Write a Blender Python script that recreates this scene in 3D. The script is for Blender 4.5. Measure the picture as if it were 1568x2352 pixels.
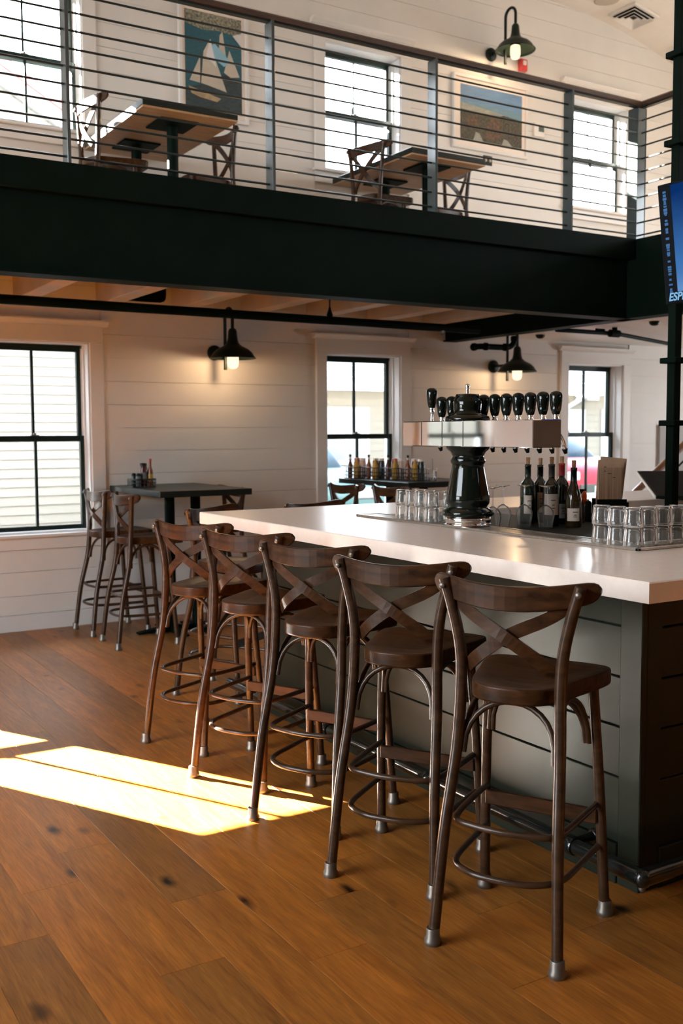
import bpy, math, random
from mathutils import Vector, Matrix
random.seed(7)
for o in list(bpy.data.objects): bpy.data.objects.remove(o)
sc = bpy.context.scene
COL = sc.collection
PI = math.pi

# ------------------------------------------------------------------ camera, sky, sun, exposure
FPX, PITCH, YAW, ROLL, CAMH = 2349.536, math.radians(4.4809), math.radians(31.6506), math.radians(-0.27465), 1.5
cam = bpy.data.cameras.new('camera'); camo = bpy.data.objects.new('camera', cam); COL.objects.link(camo)
cam.sensor_fit = 'VERTICAL'; cam.sensor_height = 36.0; cam.lens = FPX*36.0/2352.0
fw = Vector((math.sin(YAW)*math.cos(PITCH), math.cos(YAW)*math.cos(PITCH), -math.sin(PITCH)))
rt = Vector((math.cos(YAW), -math.sin(YAW), 0)); up = rt.cross(fw)
c_, s_ = math.cos(ROLL), math.sin(ROLL)
r2 = c_*rt+s_*up; u2 = -s_*rt+c_*up
mw = Matrix((r2, u2, -fw)).transposed().to_4x4(); mw.translation = Vector((0, 0, CAMH))
camo.matrix_world = mw
cam.dof.use_dof = True; cam.dof.focus_distance = 3.7; cam.dof.aperture_fstop = 4.0
cam.clip_end = 300
sc.camera = camo
sc.view_settings.view_transform = 'Standard'; sc.view_settings.look = 'None'
sc.view_settings.gamma = 1.0; sc.view_settings.use_curve_mapping = False
sc.view_settings.exposure = 0.0
SKY_STRENGTH, SUN_STRENGTH = 20.0, 380.0
SUN_AZ = Vector((0.468, -0.884)).normalized(); SUN_TAN = 0.414
sc.cycles.transparent_max_bounces = 48
sc.cycles.max_bounces = 12; sc.cycles.diffuse_bounces = 6; sc.cycles.glossy_bounces = 5
sc.cycles.sample_clamp_indirect = 12.0
sc.cycles.caustics_reflective = False; sc.cycles.caustics_refractive = False

w = bpy.data.worlds.new('sky'); sc.world = w; w.use_nodes = True
nt = w.node_tree; nt.nodes.clear()
out = nt.nodes.new('ShaderNodeOutputWorld'); bg = nt.nodes.new('ShaderNodeBackground')
tc = nt.nodes.new('ShaderNodeTexCoord'); sp = nt.nodes.new('ShaderNodeSeparateXYZ'); rp = nt.nodes.new('ShaderNodeValToRGB')
nt.links.new(tc.outputs['Generated'], sp.inputs[0]); nt.links.new(sp.outputs[2], rp.inputs[0])
rp.color_ramp.elements[0].position = 0.0; rp.color_ramp.elements[0].color = (0.95, 0.97, 1.0, 1)
rp.color_ramp.elements[1].position = 0.9; rp.color_ramp.elements[1].color = (0.66, 0.80, 1.0, 1)
nt.links.new(rp.outputs[0], bg.inputs[0]); bg.inputs[1].default_value = SKY_STRENGTH
nt.links.new(bg.outputs[0], out.inputs[0])

sl = bpy.data.lights.new('sun', 'SUN'); sl.energy = SUN_STRENGTH; sl.angle = math.radians(0.3); sl.color = (1.0, 0.95, 0.87)
so = bpy.data.objects.new('sun', sl); COL.objects.link(so)
sdir = Vector((SUN_AZ.x, SUN_AZ.y, -SUN_TAN)).normalized()
so.rotation_euler = sdir.to_track_quat('-Z', 'Y').to_euler(); so.location = (-10, 25, 14)

# ------------------------------------------------------------------ materials
MAT = {}
def mat(name, col, rough=0.5, metal=0.0, coat=0.0, noise=0.0, nscale=8.0, bump=0.0, bscale=60.0, spec=0.5, stretch=None, emit=None, estr=0.0):
    m = bpy.data.materials.new(name); m.use_nodes = True; n = m.node_tree; b = n.nodes['Principled BSDF']
    b.inputs['Base Color'].default_value = (*col, 1); b.inputs['Roughness'].default_value = rough
    b.inputs['Metallic'].default_value = metal; b.inputs['Coat Weight'].default_value = coat; b.inputs['Coat Roughness'].default_value = 0.12
    b.inputs['Specular IOR Level'].default_value = spec
    if emit: b.inputs['Emission Color'].default_value = (*emit, 1); b.inputs['Emission Strength'].default_value = estr
    if noise or bump:
        t = n.nodes.new('ShaderNodeTexCoord'); mp = n.nodes.new('ShaderNodeMapping'); n.links.new(t.outputs['Object'], mp.inputs[0])
        if stretch: mp.inputs['Scale'].default_value = stretch
    if noise:
        no = n.nodes.new('ShaderNodeTexNoise'); no.inputs['Scale'].default_value = nscale; no.inputs['Detail'].default_value = 5
        n.links.new(mp.outputs[0], no.inputs[0])
        r = n.nodes.new('ShaderNodeValToRGB'); n.links.new(no.outputs[0], r.inputs[0])
        r.color_ramp.elements[0].position = 0.3; r.color_ramp.elements[1].position = 0.72
        r.color_ramp.elements[0].color = (*[c*(1-noise) for c in col], 1); r.color_ramp.elements[1].color = (*[min(1, c*(1+noise)) for c in col], 1)
        n.links.new(r.outputs[0], b.inputs['Base Color'])
    if bump:
        nb = n.nodes.new('ShaderNodeTexNoise'); nb.inputs['Scale'].default_value = bscale; nb.inputs['Detail'].default_value = 3
        n.links.new(mp.outputs[0], nb.inputs[0]); bu = n.nodes.new('ShaderNodeBump'); bu.inputs['Strength'].default_value = bump; bu.inputs['Distance'].default_value = 0.004
        n.links.new(nb.outputs[0], bu.inputs['Height']); n.links.new(bu.outputs[0], b.inputs['Normal'])
    MAT[name] = m
    return m

def floor_mat():
    m = bpy.data.materials.new('oak_plank'); m.use_nodes = True; n = m.node_tree; b = n.nodes['Principled BSDF']; L = n.links.new
    N = n.nodes.new
    t = N('ShaderNodeTexCoord'); oi = N('ShaderNodeObjectInfo')
    mul = N('ShaderNodeVectorMath'); mul.operation = 'SCALE'; mul.inputs[0].default_value = (13.7, 41.3, 7.9); L(oi.outputs['Random'], mul.inputs['Scale'])
    add = N('ShaderNodeVectorMath'); add.operation = 'ADD'; L(t.outputs['Object'], add.inputs[0]); L(mul.outputs[0], add.inputs[1])
    mp = N('ShaderNodeMapping'); mp.inputs['Scale'].default_value = (9.0, 0.9, 1.0); L(add.outputs[0], mp.inputs[0])
    n1 = N('ShaderNodeTexNoise'); n1.inputs['Scale'].default_value = 2.2; n1.inputs['Detail'].default_value = 8; n1.inputs['Roughness'].default_value = 0.62; n1.inputs['Distortion'].default_value = 1.2; L(mp.outputs[0], n1.inputs[0])
    mp2 = N('ShaderNodeMapping'); mp2.inputs['Scale'].default_value = (60.0, 3.5, 1.0); L(add.outputs[0], mp2.inputs[0])
    n2 = N('ShaderNodeTexNoise'); n2.inputs['Scale'].default_value = 3.0; n2.inputs['Detail'].default_value = 4; L(mp2.outputs[0], n2.inputs[0])
    r = N('ShaderNodeValToRGB'); e = r.color_ramp.elements; e[0].position = 0.30; e[0].color = (0.235, 0.085, 0.016, 1); e[1].position = 0.70; e[1].color = (0.450, 0.175, 0.030, 1)
    L(n1.outputs[0], r.inputs[0])
    m1 = N('ShaderNodeMix'); m1.data_type = 'RGBA'; m1.blend_type = 'MULTIPLY'; m1.inputs[0].default_value = 0.42
    r2_ = N('ShaderNodeValToRGB'); r2_.color_ramp.elements[0].position = 0.35; r2_.color_ramp.elements[0].color = (0.35, 0.35, 0.35, 1); r2_.color_ramp.elements[1].position = 0.62; L(n2.outputs[0], r2_.inputs[0])
    L(r.outputs[0], m1.inputs[6]); L(r2_.outputs[0], m1.inputs[7])
    # plank tone
    rt_ = N('ShaderNodeValToRGB'); rt_.color_ramp.elements[0].color = (0.74, 0.78, 0.86, 1); rt_.color_ramp.elements[1].color = (1.22, 1.08, 0.86, 1); L(oi.outputs['Random'], rt_.inputs[0])
    m2 = N('ShaderNodeMix'); m2.data_type = 'RGBA'; m2.blend_type = 'MULTIPLY'; m2.inputs[0].default_value = 1.0; L(m1.outputs[2], m2.inputs[6]); L(rt_.outputs[0], m2.inputs[7])
    # knots and cracks
    mp3 = N('ShaderNodeMapping'); mp3.inputs['Scale'].default_value = (3.4, 1.5, 1.0); L(add.outputs[0], mp3.inputs[0])
    dn = N('ShaderNodeTexNoise'); dn.inputs['Scale'].default_value = 9.0; L(add.outputs[0], dn.inputs[0])
    dm = N('ShaderNodeMix'); dm.data_type = 'RGBA'; dm.blend_type = 'ADD'; dm.inputs[0].default_value = 0.12; L(mp3.outputs[0], dm.inputs[6]); L(dn.outputs[1], dm.inputs[7])
    vo = N('ShaderNodeTexVoronoi'); vo.inputs['Scale'].default_value = 1.25; L(dm.outputs[2], vo.inputs['Vector'])
    rk = N('ShaderNodeValToRGB'); k = rk.color_ramp.elements; k[0].position = 0.03; k[0].color = (0.05, 0.04, 0.035, 1); k[1].position = 0.13; k[1].color = (1, 1, 1, 1)
    L(vo.outputs['Distance'], rk.inputs[0])
    m3 = N('ShaderNodeMix'); m3.data_type = 'RGBA'; m3.blend_type = 'MULTIPLY'; m3.inputs[0].default_value = 1.0; L(m2.outputs[2], m3.inputs[6]); L(rk.outputs[0], m3.inputs[7])
    L(m3.outputs[2], b.inputs['Base Color'])
    b.inputs['Roughness'].default_value = 0.38; b.inputs['Specular IOR Level'].default_value = 0.28
    bu = N('ShaderNodeBump'); bu.inputs['Strength'].default_value = 0.18; bu.inputs['Distance'].default_value = 0.002; L(n2.outputs[0], bu.inputs['Height']); L(bu.outputs[0], b.inputs['Normal'])
    MAT['oak_plank'] = m

def wood_mat(name, c0, c1, rough, coat, spec):
    m = bpy.data.materials.new(name); m.use_nodes = True; n = m.node_tree; b = n.nodes['Principled BSDF']; L = n.links.new; N = n.nodes.new
    t = N('ShaderNodeTexCoord'); oi = N('ShaderNodeObjectInfo')
    mp = N('ShaderNodeMapping'); mp.inputs['Scale'].default_value = (22, 4, 22); L(t.outputs['Object'], mp.inputs[0])
    n1 = N('ShaderNodeTexNoise'); n1.inputs['Scale'].default_value = 2.0; n1.inputs['Detail'].default_value = 6; n1.inputs['Distortion'].default_value = 0.6; L(mp.outputs[0], n1.inputs[0])
    r = N('ShaderNodeValToRGB'); r.color_ramp.elements[0].position = 0.32; r.color_ramp.elements[1].position = 0.7
    r.color_ramp.elements[0].color = (*c0, 1); r.color_ramp.elements[1].color = (*c1, 1); L(n1.outputs[0], r.inputs[0]); L(r.outputs[0], b.inputs['Base Color'])
    b.inputs['Roughness'].default_value = rough; b.inputs['Coat Weight'].default_value = coat; b.inputs['Coat Roughness'].default_value = 0.14; b.inputs['Specular IOR Level'].default_value = spec
    MAT[name] = m

def glass_mat(name, tint, refl, rough=0.02, veil=0.0):
    m = bpy.data.materials.new(name); m.use_nodes = True; n = m.node_tree; n.nodes.clear(); N = n.nodes.new; L = n.links.new
    o = N('ShaderNodeOutputMaterial'); mx = N('ShaderNodeMixShader'); tr = N('ShaderNodeBsdfTransparent'); gl = N('ShaderNodeBsdfGlossy'); fr = N('ShaderNodeLayerWeight')
    tr.inputs[0].default_value = (*tint, 1); gl.inputs['Roughness'].default_value = rough; fr.inputs[0].default_value = refl
    L(fr.outputs['Fresnel'], mx.inputs[0]); L(tr.outputs[0], mx.inputs[1]); L(gl.outputs[0], mx.inputs[2])
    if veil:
        d = N('ShaderNodeBsdfDiffuse'); d.inputs[0].default_value = (0.85, 0.82, 0.78, 1); m2 = N('ShaderNodeMixShader'); m2.inputs[0].default_value = veil  # mixes a whitish haze into the glass to lighten it
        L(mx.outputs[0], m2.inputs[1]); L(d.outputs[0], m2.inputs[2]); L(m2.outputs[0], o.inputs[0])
    else: L(mx.outputs[0], o.inputs[0])
    MAT[name] = m

def bulb_mat():
    m = bpy.data.materials.new('glowing_bulb'); m.use_nodes = True; n = m.node_tree; n.nodes.clear(); N = n.nodes.new; L = n.links.new
    o = N('ShaderNodeOutputMaterial'); a = N('ShaderNodeAddShader'); e = N('ShaderNodeEmission'); t = N('ShaderNodeBsdfTransparent')
    e.inputs[0].default_value = (1.0, 0.80, 0.52, 1); e.inputs[1].default_value = 1.0; t.inputs[0].default_value = (0.5, 0.5, 0.5, 1)
    L(e.outputs[0], a.inputs[0]); L(t.outputs[0], a.inputs[1]); L(a.outputs[0], o.inputs[0]); MAT['glowing_bulb'] = m

WALL = (0.72, 0.69, 0.65)
mat('rear_wall_paint', (0.17, 0.13, 0.095), 0.6, noise=0.1, nscale=3)  # unseen wall, dark tone chosen to cut bounce light
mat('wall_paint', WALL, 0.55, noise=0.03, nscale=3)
mat('trim_paint', (0.73, 0.70, 0.665), 0.42, noise=0.02, nscale=3)
mat('reveal_paint', (0.80, 0.78, 0.76), 0.4, noise=0.02)
mat('ceiling_paint', (0.75, 0.70, 0.645), 0.6, noise=0.02)
mat('joist_paint', (0.56, 0.43, 0.31), 0.6, noise=0.08, nscale=5)
mat('window_black', (0.005, 0.014, 0.011), 0.4, noise=0.1, spec=0.25)
mat('black_steel', (0.0022, 0.0065, 0.0042), 0.6, noise=0.15, spec=0.05)
mat('rail_steel', (0.010, 0.017, 0.016), 0.30, noise=0.15)
mat('post_steel', (0.055, 0.070, 0.072), 0.16, noise=0.1)
mat('bar_panel_paint', (0.016, 0.019, 0.012), 0.40, noise=0.10, nscale=4, spec=0.22)
mat('bar_void', (0.003, 0.006, 0.004), 0.6, noise=0.1, spec=0.15)
mat('quartz', (0.83, 0.735, 0.645), 0.27, noise=0.03, nscale=30, coat=0.1)
mat('chrome', (0.92, 0.92, 0.92), 0.04, 1.0, noise=0.01)
mat('brushed_steel', (0.55, 0.52, 0.48), 0.30, 1.0, noise=0.15, nscale=40)
mat('black_ceramic', (0.003, 0.006, 0.004), 0.07, coat=0.0, noise=0.1, spec=0.4)
mat('black_foot_rail', (0.006, 0.009, 0.008), 0.16, 0.0, coat=0.5, noise=0.1)
mat('pewter', (0.20, 0.175, 0.15), 0.45, 0.85, noise=0.15, nscale=30)
mat('table_black', (0.009, 0.012, 0.0095), 0.36, noise=0.15, spec=0.22)
mat('table_wood', (0.36, 0.21, 0.10), 0.5, noise=0.2, nscale=4, stretch=(1, 8, 8))
mat('lamp_black', (0.004, 0.009, 0.006), 0.42, noise=0.1, spec=0.2)
mat('handrail_wood', (0.045, 0.020, 0.010), 0.45, noise=0.25, nscale=6, stretch=(2, 12, 12))
mat('handrail_orange_wood', (0.22, 0.09, 0.03), 0.35, noise=0.25, nscale=6)
mat('red_plastic', (0.45, 0.03, 0.03), 0.4, noise=0.05)
mat('white_plastic', (0.75, 0.72, 0.68), 0.4, noise=0.02)
mat('lcd', (0.05, 0.08, 0.06), 0.2, noise=0.1)
mat('paper', (0.56, 0.41, 0.28), 0.8, noise=0.1, nscale=20)
mat('paper_edge', (0.52, 0.39, 0.27), 0.8, noise=0.35, nscale=90, stretch=(1, 1, 0.03))
mat('ink', (0.05, 0.05, 0.04), 0.7, noise=0.1)
mat('cork', (0.50, 0.33, 0.19), 0.8, noise=0.25, nscale=60)
mat('bottle_green', (0.006, 0.016, 0.008), 0.08, coat=0.5, noise=0.1)
mat('bottle_dark', (0.006, 0.010, 0.008), 0.08, coat=0.5, noise=0.1)
mat('bottle_amber', (0.030, 0.018, 0.006), 0.08, coat=0.5, noise=0.1)
mat('foil_red', (0.42, 0.02, 0.025), 0.4, noise=0.1)
mat('foil_grey', (0.05, 0.06, 0.055), 0.4, noise=0.1)
mat('label_cream', (0.62, 0.53, 0.45), 0.7, noise=0.06, nscale=20)
mat('label_grey', (0.16, 0.16, 0.16), 0.7, noise=0.06)
mat('orange_plastic', (0.75, 0.13, 0.02), 0.4, noise=0.1)
mat('ketchup_red', (0.085, 0.012, 0.010), 0.25, noise=0.1)
mat('cap_white', (0.70, 0.66, 0.60), 0.4, noise=0.05)
mat('cap_black', (0.006, 0.009, 0.007), 0.5, noise=0.05, spec=0.2)
mat('mustard_yellow', (0.48, 0.26, 0.03), 0.35, noise=0.1)
mat('hot_sauce', (0.22, 0.05, 0.015), 0.2, noise=0.1)
mat('shaker_dark', (0.03, 0.035, 0.03), 0.25, noise=0.2)
mat('pink_cream', (0.55, 0.38, 0.30), 0.4, noise=0.1)
mat('caddy_wire', (0.010, 0.013, 0.012), 0.35, noise=0.1)
mat('screen_bezel', (0.003, 0.005, 0.008), 0.5, noise=0.1, spec=0.1)
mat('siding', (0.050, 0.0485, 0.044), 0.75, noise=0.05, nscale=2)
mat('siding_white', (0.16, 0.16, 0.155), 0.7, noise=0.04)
mat('rake_red', (0.20, 0.06, 0.065), 0.6, noise=0.05)
mat('shingle', (0.085, 0.083, 0.08), 0.85, noise=0.15, nscale=12)
mat('garage_wall', (0.088, 0.078, 0.060), 0.8, noise=0.05)
mat('fascia_white', (0.22, 0.22, 0.215), 0.6, noise=0.03)
mat('far_glass', (0.10, 0.10, 0.10), 0.25, noise=0.15, nscale=2)
mat('far_blind', (0.18, 0.185, 0.19), 0.6, noise=0.05)
mat('pavement', (0.065, 0.065, 0.066), 0.9, noise=0.1, nscale=1.5)
mat('car_red', (0.085, 0.006, 0.011), 0.4, noise=0.05, spec=0.08)
mat('car_teal', (0.020, 0.045, 0.050), 0.4, noise=0.05, spec=0.08)
mat('car_glass', (0.016, 0.030, 0.045), 0.3, noise=0.3, nscale=1.5, spec=0.08)
mat('car_light', (0.12, 0.12, 0.12), 0.15, noise=0.05)
mat('tyre', (0.012, 0.012, 0.012), 0.8, noise=0.1)
mat('sea_teal', (0.006, 0.075, 0.105), 0.5, noise=0.35, nscale=30, stretch=(1, 1, 5))
mat('sea_dark', (0.012, 0.028, 0.032), 0.5, noise=0.8, nscale=26, stretch=(1, 1, 4))
mat('sail', (0.50, 0.44, 0.36), 0.7, noise=0.08, nscale=14)
mat('sail_blue', (0.24, 0.46, 0.58), 0.6, noise=0.1, nscale=14)
mat('sail_white', (0.66, 0.66, 0.66), 0.6, noise=0.05)
mat('hull', (0.36, 0.26, 0.15), 0.6, noise=0.2, nscale=30)
mat('coast_town', (0.20, 0.19, 0.14), 0.7, noise=0.9, nscale=60)
mat('photo_sky', (0.11, 0.21, 0.36), 0.6, noise=0.15, nscale=6, stretch=(1, 1, 6))
mat('photo_water', (0.12, 0.22, 0.28), 0.6, noise=0.15, nscale=10, stretch=(1, 1, 6))
mat('photo_sand', (0.26, 0.26, 0.22), 0.6, noise=0.2, nscale=20)
mat('photo_rocks', (0.050, 0.043, 0.026), 0.7, noise=0.97, nscale=48)
mat('photo_rust', (0.085, 0.048, 0.026), 0.7, noise=0.8, nscale=40)
mat('photo_mat', (0.80, 0.70, 0.62), 0.5, noise=0.02)
mat('speaker_grille', (0.36, 0.31, 0.26), 0.7, noise=0.1, nscale=80)
mat('vent_white', (0.70, 0.66, 0.62), 0.5, noise=0.03)
mat('side_panel', (0.33, 0.30, 0.28), 0.6, noise=0.08, nscale=4)
mat('screen_text', (0.0, 0.0, 0.0), 0.5, noise=0.1, emit=(0.03, 0.16, 0.42), estr=0.8)
mat('screen_logo', (0.0, 0.0, 0.0), 0.5, noise=0.1, emit=(0.22, 0.52, 0.85), estr=0.9)
wood_mat('stool_wood', (0.020, 0.008, 0.0032), (0.070, 0.028, 0.010), 0.36, 0.03, 0.16)
wood_mat('stool_frame', (0.030, 0.0145, 0.007), (0.064, 0.031, 0.0155), 0.28, 0.12, 0.28)
floor_mat(); bulb_mat()
glass_mat('window_glass', (0.97, 0.985, 0.98), 0.12)
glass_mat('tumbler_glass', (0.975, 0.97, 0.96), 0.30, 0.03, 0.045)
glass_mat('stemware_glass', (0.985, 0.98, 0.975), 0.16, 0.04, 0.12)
def screen_mat():
    m = bpy.data.materials.new('tv_picture'); m.use_nodes = True; n = m.node_tree; n.nodes.clear(); N = n.nodes.new; L = n.links.new
    o = N('ShaderNodeOutputMaterial'); e = N('ShaderNodeEmission'); t = N('ShaderNodeTexCoord'); s = N('ShaderNodeSeparateXYZ'); r = N('ShaderNodeValToRGB')
    nz = N('ShaderNodeTexNoise'); nz.inputs['Scale'].default_value = 3.0; L(t.outputs['Generated'], nz.inputs[0])
    mx = N('ShaderNodeMath'); mx.operation = 'MULTIPLY_ADD'; mx.inputs[1].default_value = 0.25; L(nz.outputs[0], mx.inputs[0]); L(t.outputs['Generated'], s.inputs[0]); L(s.outputs[2], mx.inputs[2])
    L(mx.outputs[0], r.inputs[0]); k = r.color_ramp.elements; k[0].position = 0.12; k[0].color = (0.18, 0.38, 0.75, 1); k[1].position = 1.1; k[1].color = (0.004, 0.035, 0.17, 1)
    q = r.color_ramp.elements.new(0.45); q.color = (0.06, 0.21, 0.55, 1)
    L(r.outputs[0], e.inputs[0]); e.inputs[1].default_value = 0.8; L(e.outputs[0], o.inputs[0]); MAT['tv_picture'] = m
screen_mat()

# ------------------------------------------------------------------ helpers
WL = {}
class MB:
    def __init__(s): s.v = []; s.f = []; s.sm = []; s.mi = []; s.cur = 0
    def _add(s, vs, fs, smooth=False):
        b = len(s.v); s.v += [tuple(x) for x in vs]
        for f in fs: s.f.append([b+i for i in f]); s.sm.append(smooth); s.mi.append(s.cur)
        return s
    def box(s, x0, x1, y0, y1, z0, z1, ch=0.0):
        return s.obox(Vector(((x0+x1)/2, (y0+y1)/2, (z0+z1)/2)), (Vector((1, 0, 0)), Vector((0, 1, 0)), Vector((0, 0, 1))), (abs(x1-x0)/2, abs(y1-y0)/2, abs(z1-z0)/2), ch)
    def obox(s, c, ax, h, ch=0.0):
        c = Vector(c); X, Y, Z = [Vector(a).normalized() for a in ax]; a, b, d = h
        P = lambda i, j, k: c+X*i+Y*j+Z*k
        if ch <= 0:
            vs = [P(i*a, j*b, k*d) for k in (-1, 1) for j in (-1, 1) for i in (-1, 1)]
            return s._add(vs, [(0, 2, 3, 1), (4, 5, 7, 6), (0, 1, 5, 4), (2, 6, 7, 3), (0, 4, 6, 2), (1, 3, 7, 5)])
        vs = []; idx = {}
        for i in (-1, 1):
            for j in (-1, 1):
                for k in (-1, 1):
                    idx[i, j, k, 0] = len(vs); vs.append(P(i*a, j*(b-ch), k*(d-ch)))
                    idx[i, j, k, 1] = len(vs); vs.append(P(i*(a-ch), j*b, k*(d-ch)))
                    idx[i, j, k, 2] = len(vs); vs.append(P(i*(a-ch), j*(b-ch), k*d))
        fs = []
        def face(ids):
            q = [vs[t] for t in ids]; n = (q[1]-q[0]).cross(q[2]-q[0]); m = sum(q, Vector())/len(q)-c
            fs.append(ids if n.dot(m) > 0 else ids[::-1])
        for i in (-1, 1):
            face([idx[i, -1, -1, 0], idx[i, 1, -1, 0], idx[i, 1, 1, 0], idx[i, -1, 1, 0]])
            face([idx[-1, i, -1, 1], idx[1, i, -1, 1], idx[1, i, 1, 1], idx[-1, i, 1, 1]])
            face([idx[-1, -1, i, 2], idx[1, -1, i, 2], idx[1, 1, i, 2], idx[-1, 1, i, 2]])
            for j in (-1, 1):
                face([idx[i, j, -1, 0], idx[i, j, 1, 0], idx[i, j, 1, 1], idx[i, j, -1, 1]])
                face([idx[i, -1, j, 0], idx[i, 1, j, 0], idx[i, 1, j, 2], idx[i, -1, j, 2]])
                face([idx[-1, i, j, 1], idx[1, i, j, 1], idx[1, i, j, 2], idx[-1, i, j, 2]])
                for k in (-1, 1): face([idx[i, j, k, 0], idx[i, j, k, 1], idx[i, j, k, 2]])
        return s._add(vs, fs)
    def tube(s, path, r, n=10, closed=False, sq=False):
        P = [Vector(p) for p in path]; m = len(P); R = r if isinstance(r, (list, tuple)) else [r]*m
        T = []
        for i in range(m):
            a = P[(i-1) % m] if (closed or i > 0) else P[i]; b = P[(i+1) % m] if (closed or i < m-1) else P[i]
            T.append((b-a).normalized())
        ref = Vector((0, 0, 1)) if abs(T[0].z) < 0.9 else Vector((1, 0, 0))
        u = (ref-T[0]*ref.dot(T[0])).normalized(); vs = []
        for i in range(m):
            u = (u-T[i]*u.dot(T[i])).normalized(); w_ = T[i].cross(u)
            for k in range(n):
                a = 2*PI*k/n; vs.append(P[i]+(u*math.cos(a)+w_*math.sin(a))*R[i])
        fs = []
        for i in range(m if closed else m-1):
            for k in range(n):
                a = i*n+k; b = i*n+(k+1) % n; c = ((i+1) % m)*n+(k+1) % n; d = ((i+1) % m)*n+k; fs.append((a, b, c, d))
        s._add(vs, fs, True)
        if not closed:
            s._add(vs[:n], [tuple(range(n))[::-1]]); s._add(vs[-n:], [tuple(range(n))])
        return s
    def strip(s, path, ws, ts, wid, th):  # rectangular section: width vector, thickness vector per point
        vs = []; m = len(path)
        for p, a, b in zip(path, ws, ts):
            p = Vector(p); a = Vector(a).normalized()*wid/2; b = Vector(b).normalized()*th/2
            vs += [p-a-b, p+a-b, p+a+b, p-a+b]
        fs = []
        for i in range(m-1):
            for k in range(4): fs.append((i*4+k, i*4+(k+1) % 4, i*4+4+(k+1) % 4, i*4+4+k))
        s._add(vs, fs, False); s._add(vs[:4], [(3, 2, 1, 0)]); s._add(vs[-4:], [(0, 1, 2, 3)])
        return s
    def lathe(s, prof, c=(0, 0, 0), n=20, axis=(0, 0, 1), flute=0.0, smooth=True, cap=True):
        c = Vector(c); A = Vector(axis).normalized(); ref = Vector((1, 0, 0)) if abs(A.x) < 0.9 else Vector((0, 1, 0))
        U = (ref-A*ref.dot(A)).normalized(); W = A.cross(U); vs = []
        for r, z in prof:
            for k in range(n):
                a = 2*PI*k/n; rr = r*(1+(flute if k % 2 else 0)); vs.append(c+A*z+(U*math.cos(a)+W*math.sin(a))*rr)
        fs = []
        for i in range(len(prof)-1):
            for k in range(n): fs.append((i*n+k, i*n+(k+1) % n, (i+1)*n+(k+1) % n, (i+1)*n+k))
        s._add(vs, fs, smooth)
        if cap:
            if prof[0][0] > 1e-4: s._add(vs[:n], [tuple(range(n))[::-1]])
            if prof[-1][0] > 1e-4: s._add(vs[-n:], [tuple(range(n))])
        return s
    def prism(s, poly, f0, f1, mp, smooth=False):  # mp(u,v,d) -> xyz
        n = len(poly); vs = [mp(u, v, f0) for u, v in poly]+[mp(u, v, f1) for u, v in poly]
        fs = [tuple(range(n))[::-1], tuple(range(n, 2*n))]
        s._add(vs, fs); s._add(vs, [(i, (i+1) % n, n+(i+1) % n, n+i) for i in range(n)], smooth)
        return s
    def build(s, name, m, parent=None, props=None, loc=None):
        off = Vector(loc) if loc is not None else (WL[parent] if parent is not None else Vector((0, 0, 0)))
        me = bpy.data.meshes.new(name); me.from_pydata([(x-off.x, y-off.y, z-off.z) for x, y, z in s.v], [], s.f)
        ms = m if isinstance(m, (list, tuple)) else [m]
        for q in ms: me.materials.append(MAT[q])
        me.polygons.foreach_set('use_smooth', s.sm); me.polygons.foreach_set('material_index', s.mi)
        me.update()
        o = bpy.data.objects.new(name, me); COL.objects.link(o)
        if parent is not None:
            o.parent = parent; 
            if loc is not None: o.location = off-WL[parent]
        else: o.location = off
        WL[o] = off
        if props:
            for k, v in props.items(): o[k] = v
        return o
def thing(name, label, cat, loc=(0, 0, 0), group=None):
    o = bpy.data.objects.new(name, None); COL.objects.link(o); o.location = loc; o['label'] = label; o['category'] = cat
    if group: o['group'] = group
    WL[o] = Vector(loc); o.empty_display_size = 0.1
    return o
def struct(name, loc=(0, 0, 0), label=None):
    o = bpy.data.objects.new(name, None); COL.objects.link(o); o.location = loc; o['kind'] = 'structure'; WL[o] = Vector(loc)
    if label: o['label'] = label
    return o
def one(mb, name, m, label, cat, loc, group=None):
    p = {'label': label, 'category': cat}
    if group: p['group'] = group
    return mb.build(name, m, None, p, loc=loc)
def dup(root, loc, rotz, label, group=None):
    r = root.copy(); COL.objects.link(r); r.location = loc; r.rotation_euler = (0, 0, rotz); r['label'] = label
    if group: r['group'] = group
    WL[r] = Vector(loc)
    for ch in list(root.children):
        c = ch.copy(); COL.objects.link(c); c.parent = r
        for g in list(ch.children):
            d = g.copy(); COL.objects.link(d); d.parent = c
    return r
def cat_rom(P, n=6):
    P = [Vector(p) for p in P]; Q = [P[0]*2-P[1]]+P+[P[-1]*2-P[-2]]; out_ = []
    for i in range(1, len(Q)-2):
        for k in range(n):
            t = k/n; a, b, c, d = Q[i-1:i+3]
            out_.append(0.5*((2*b)+(c-a)*t+(2*a-5*b+4*c-d)*t*t+(3*b-a-3*c+d)*t**3))
    out_.append(P[-1]); return out_
XY = lambda u, v, d: Vector((u, v, d))
XZ = lambda u, v, d: Vector((u, d, v))
YZ = lambda u, v, d: Vector((d, u, v))

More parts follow.
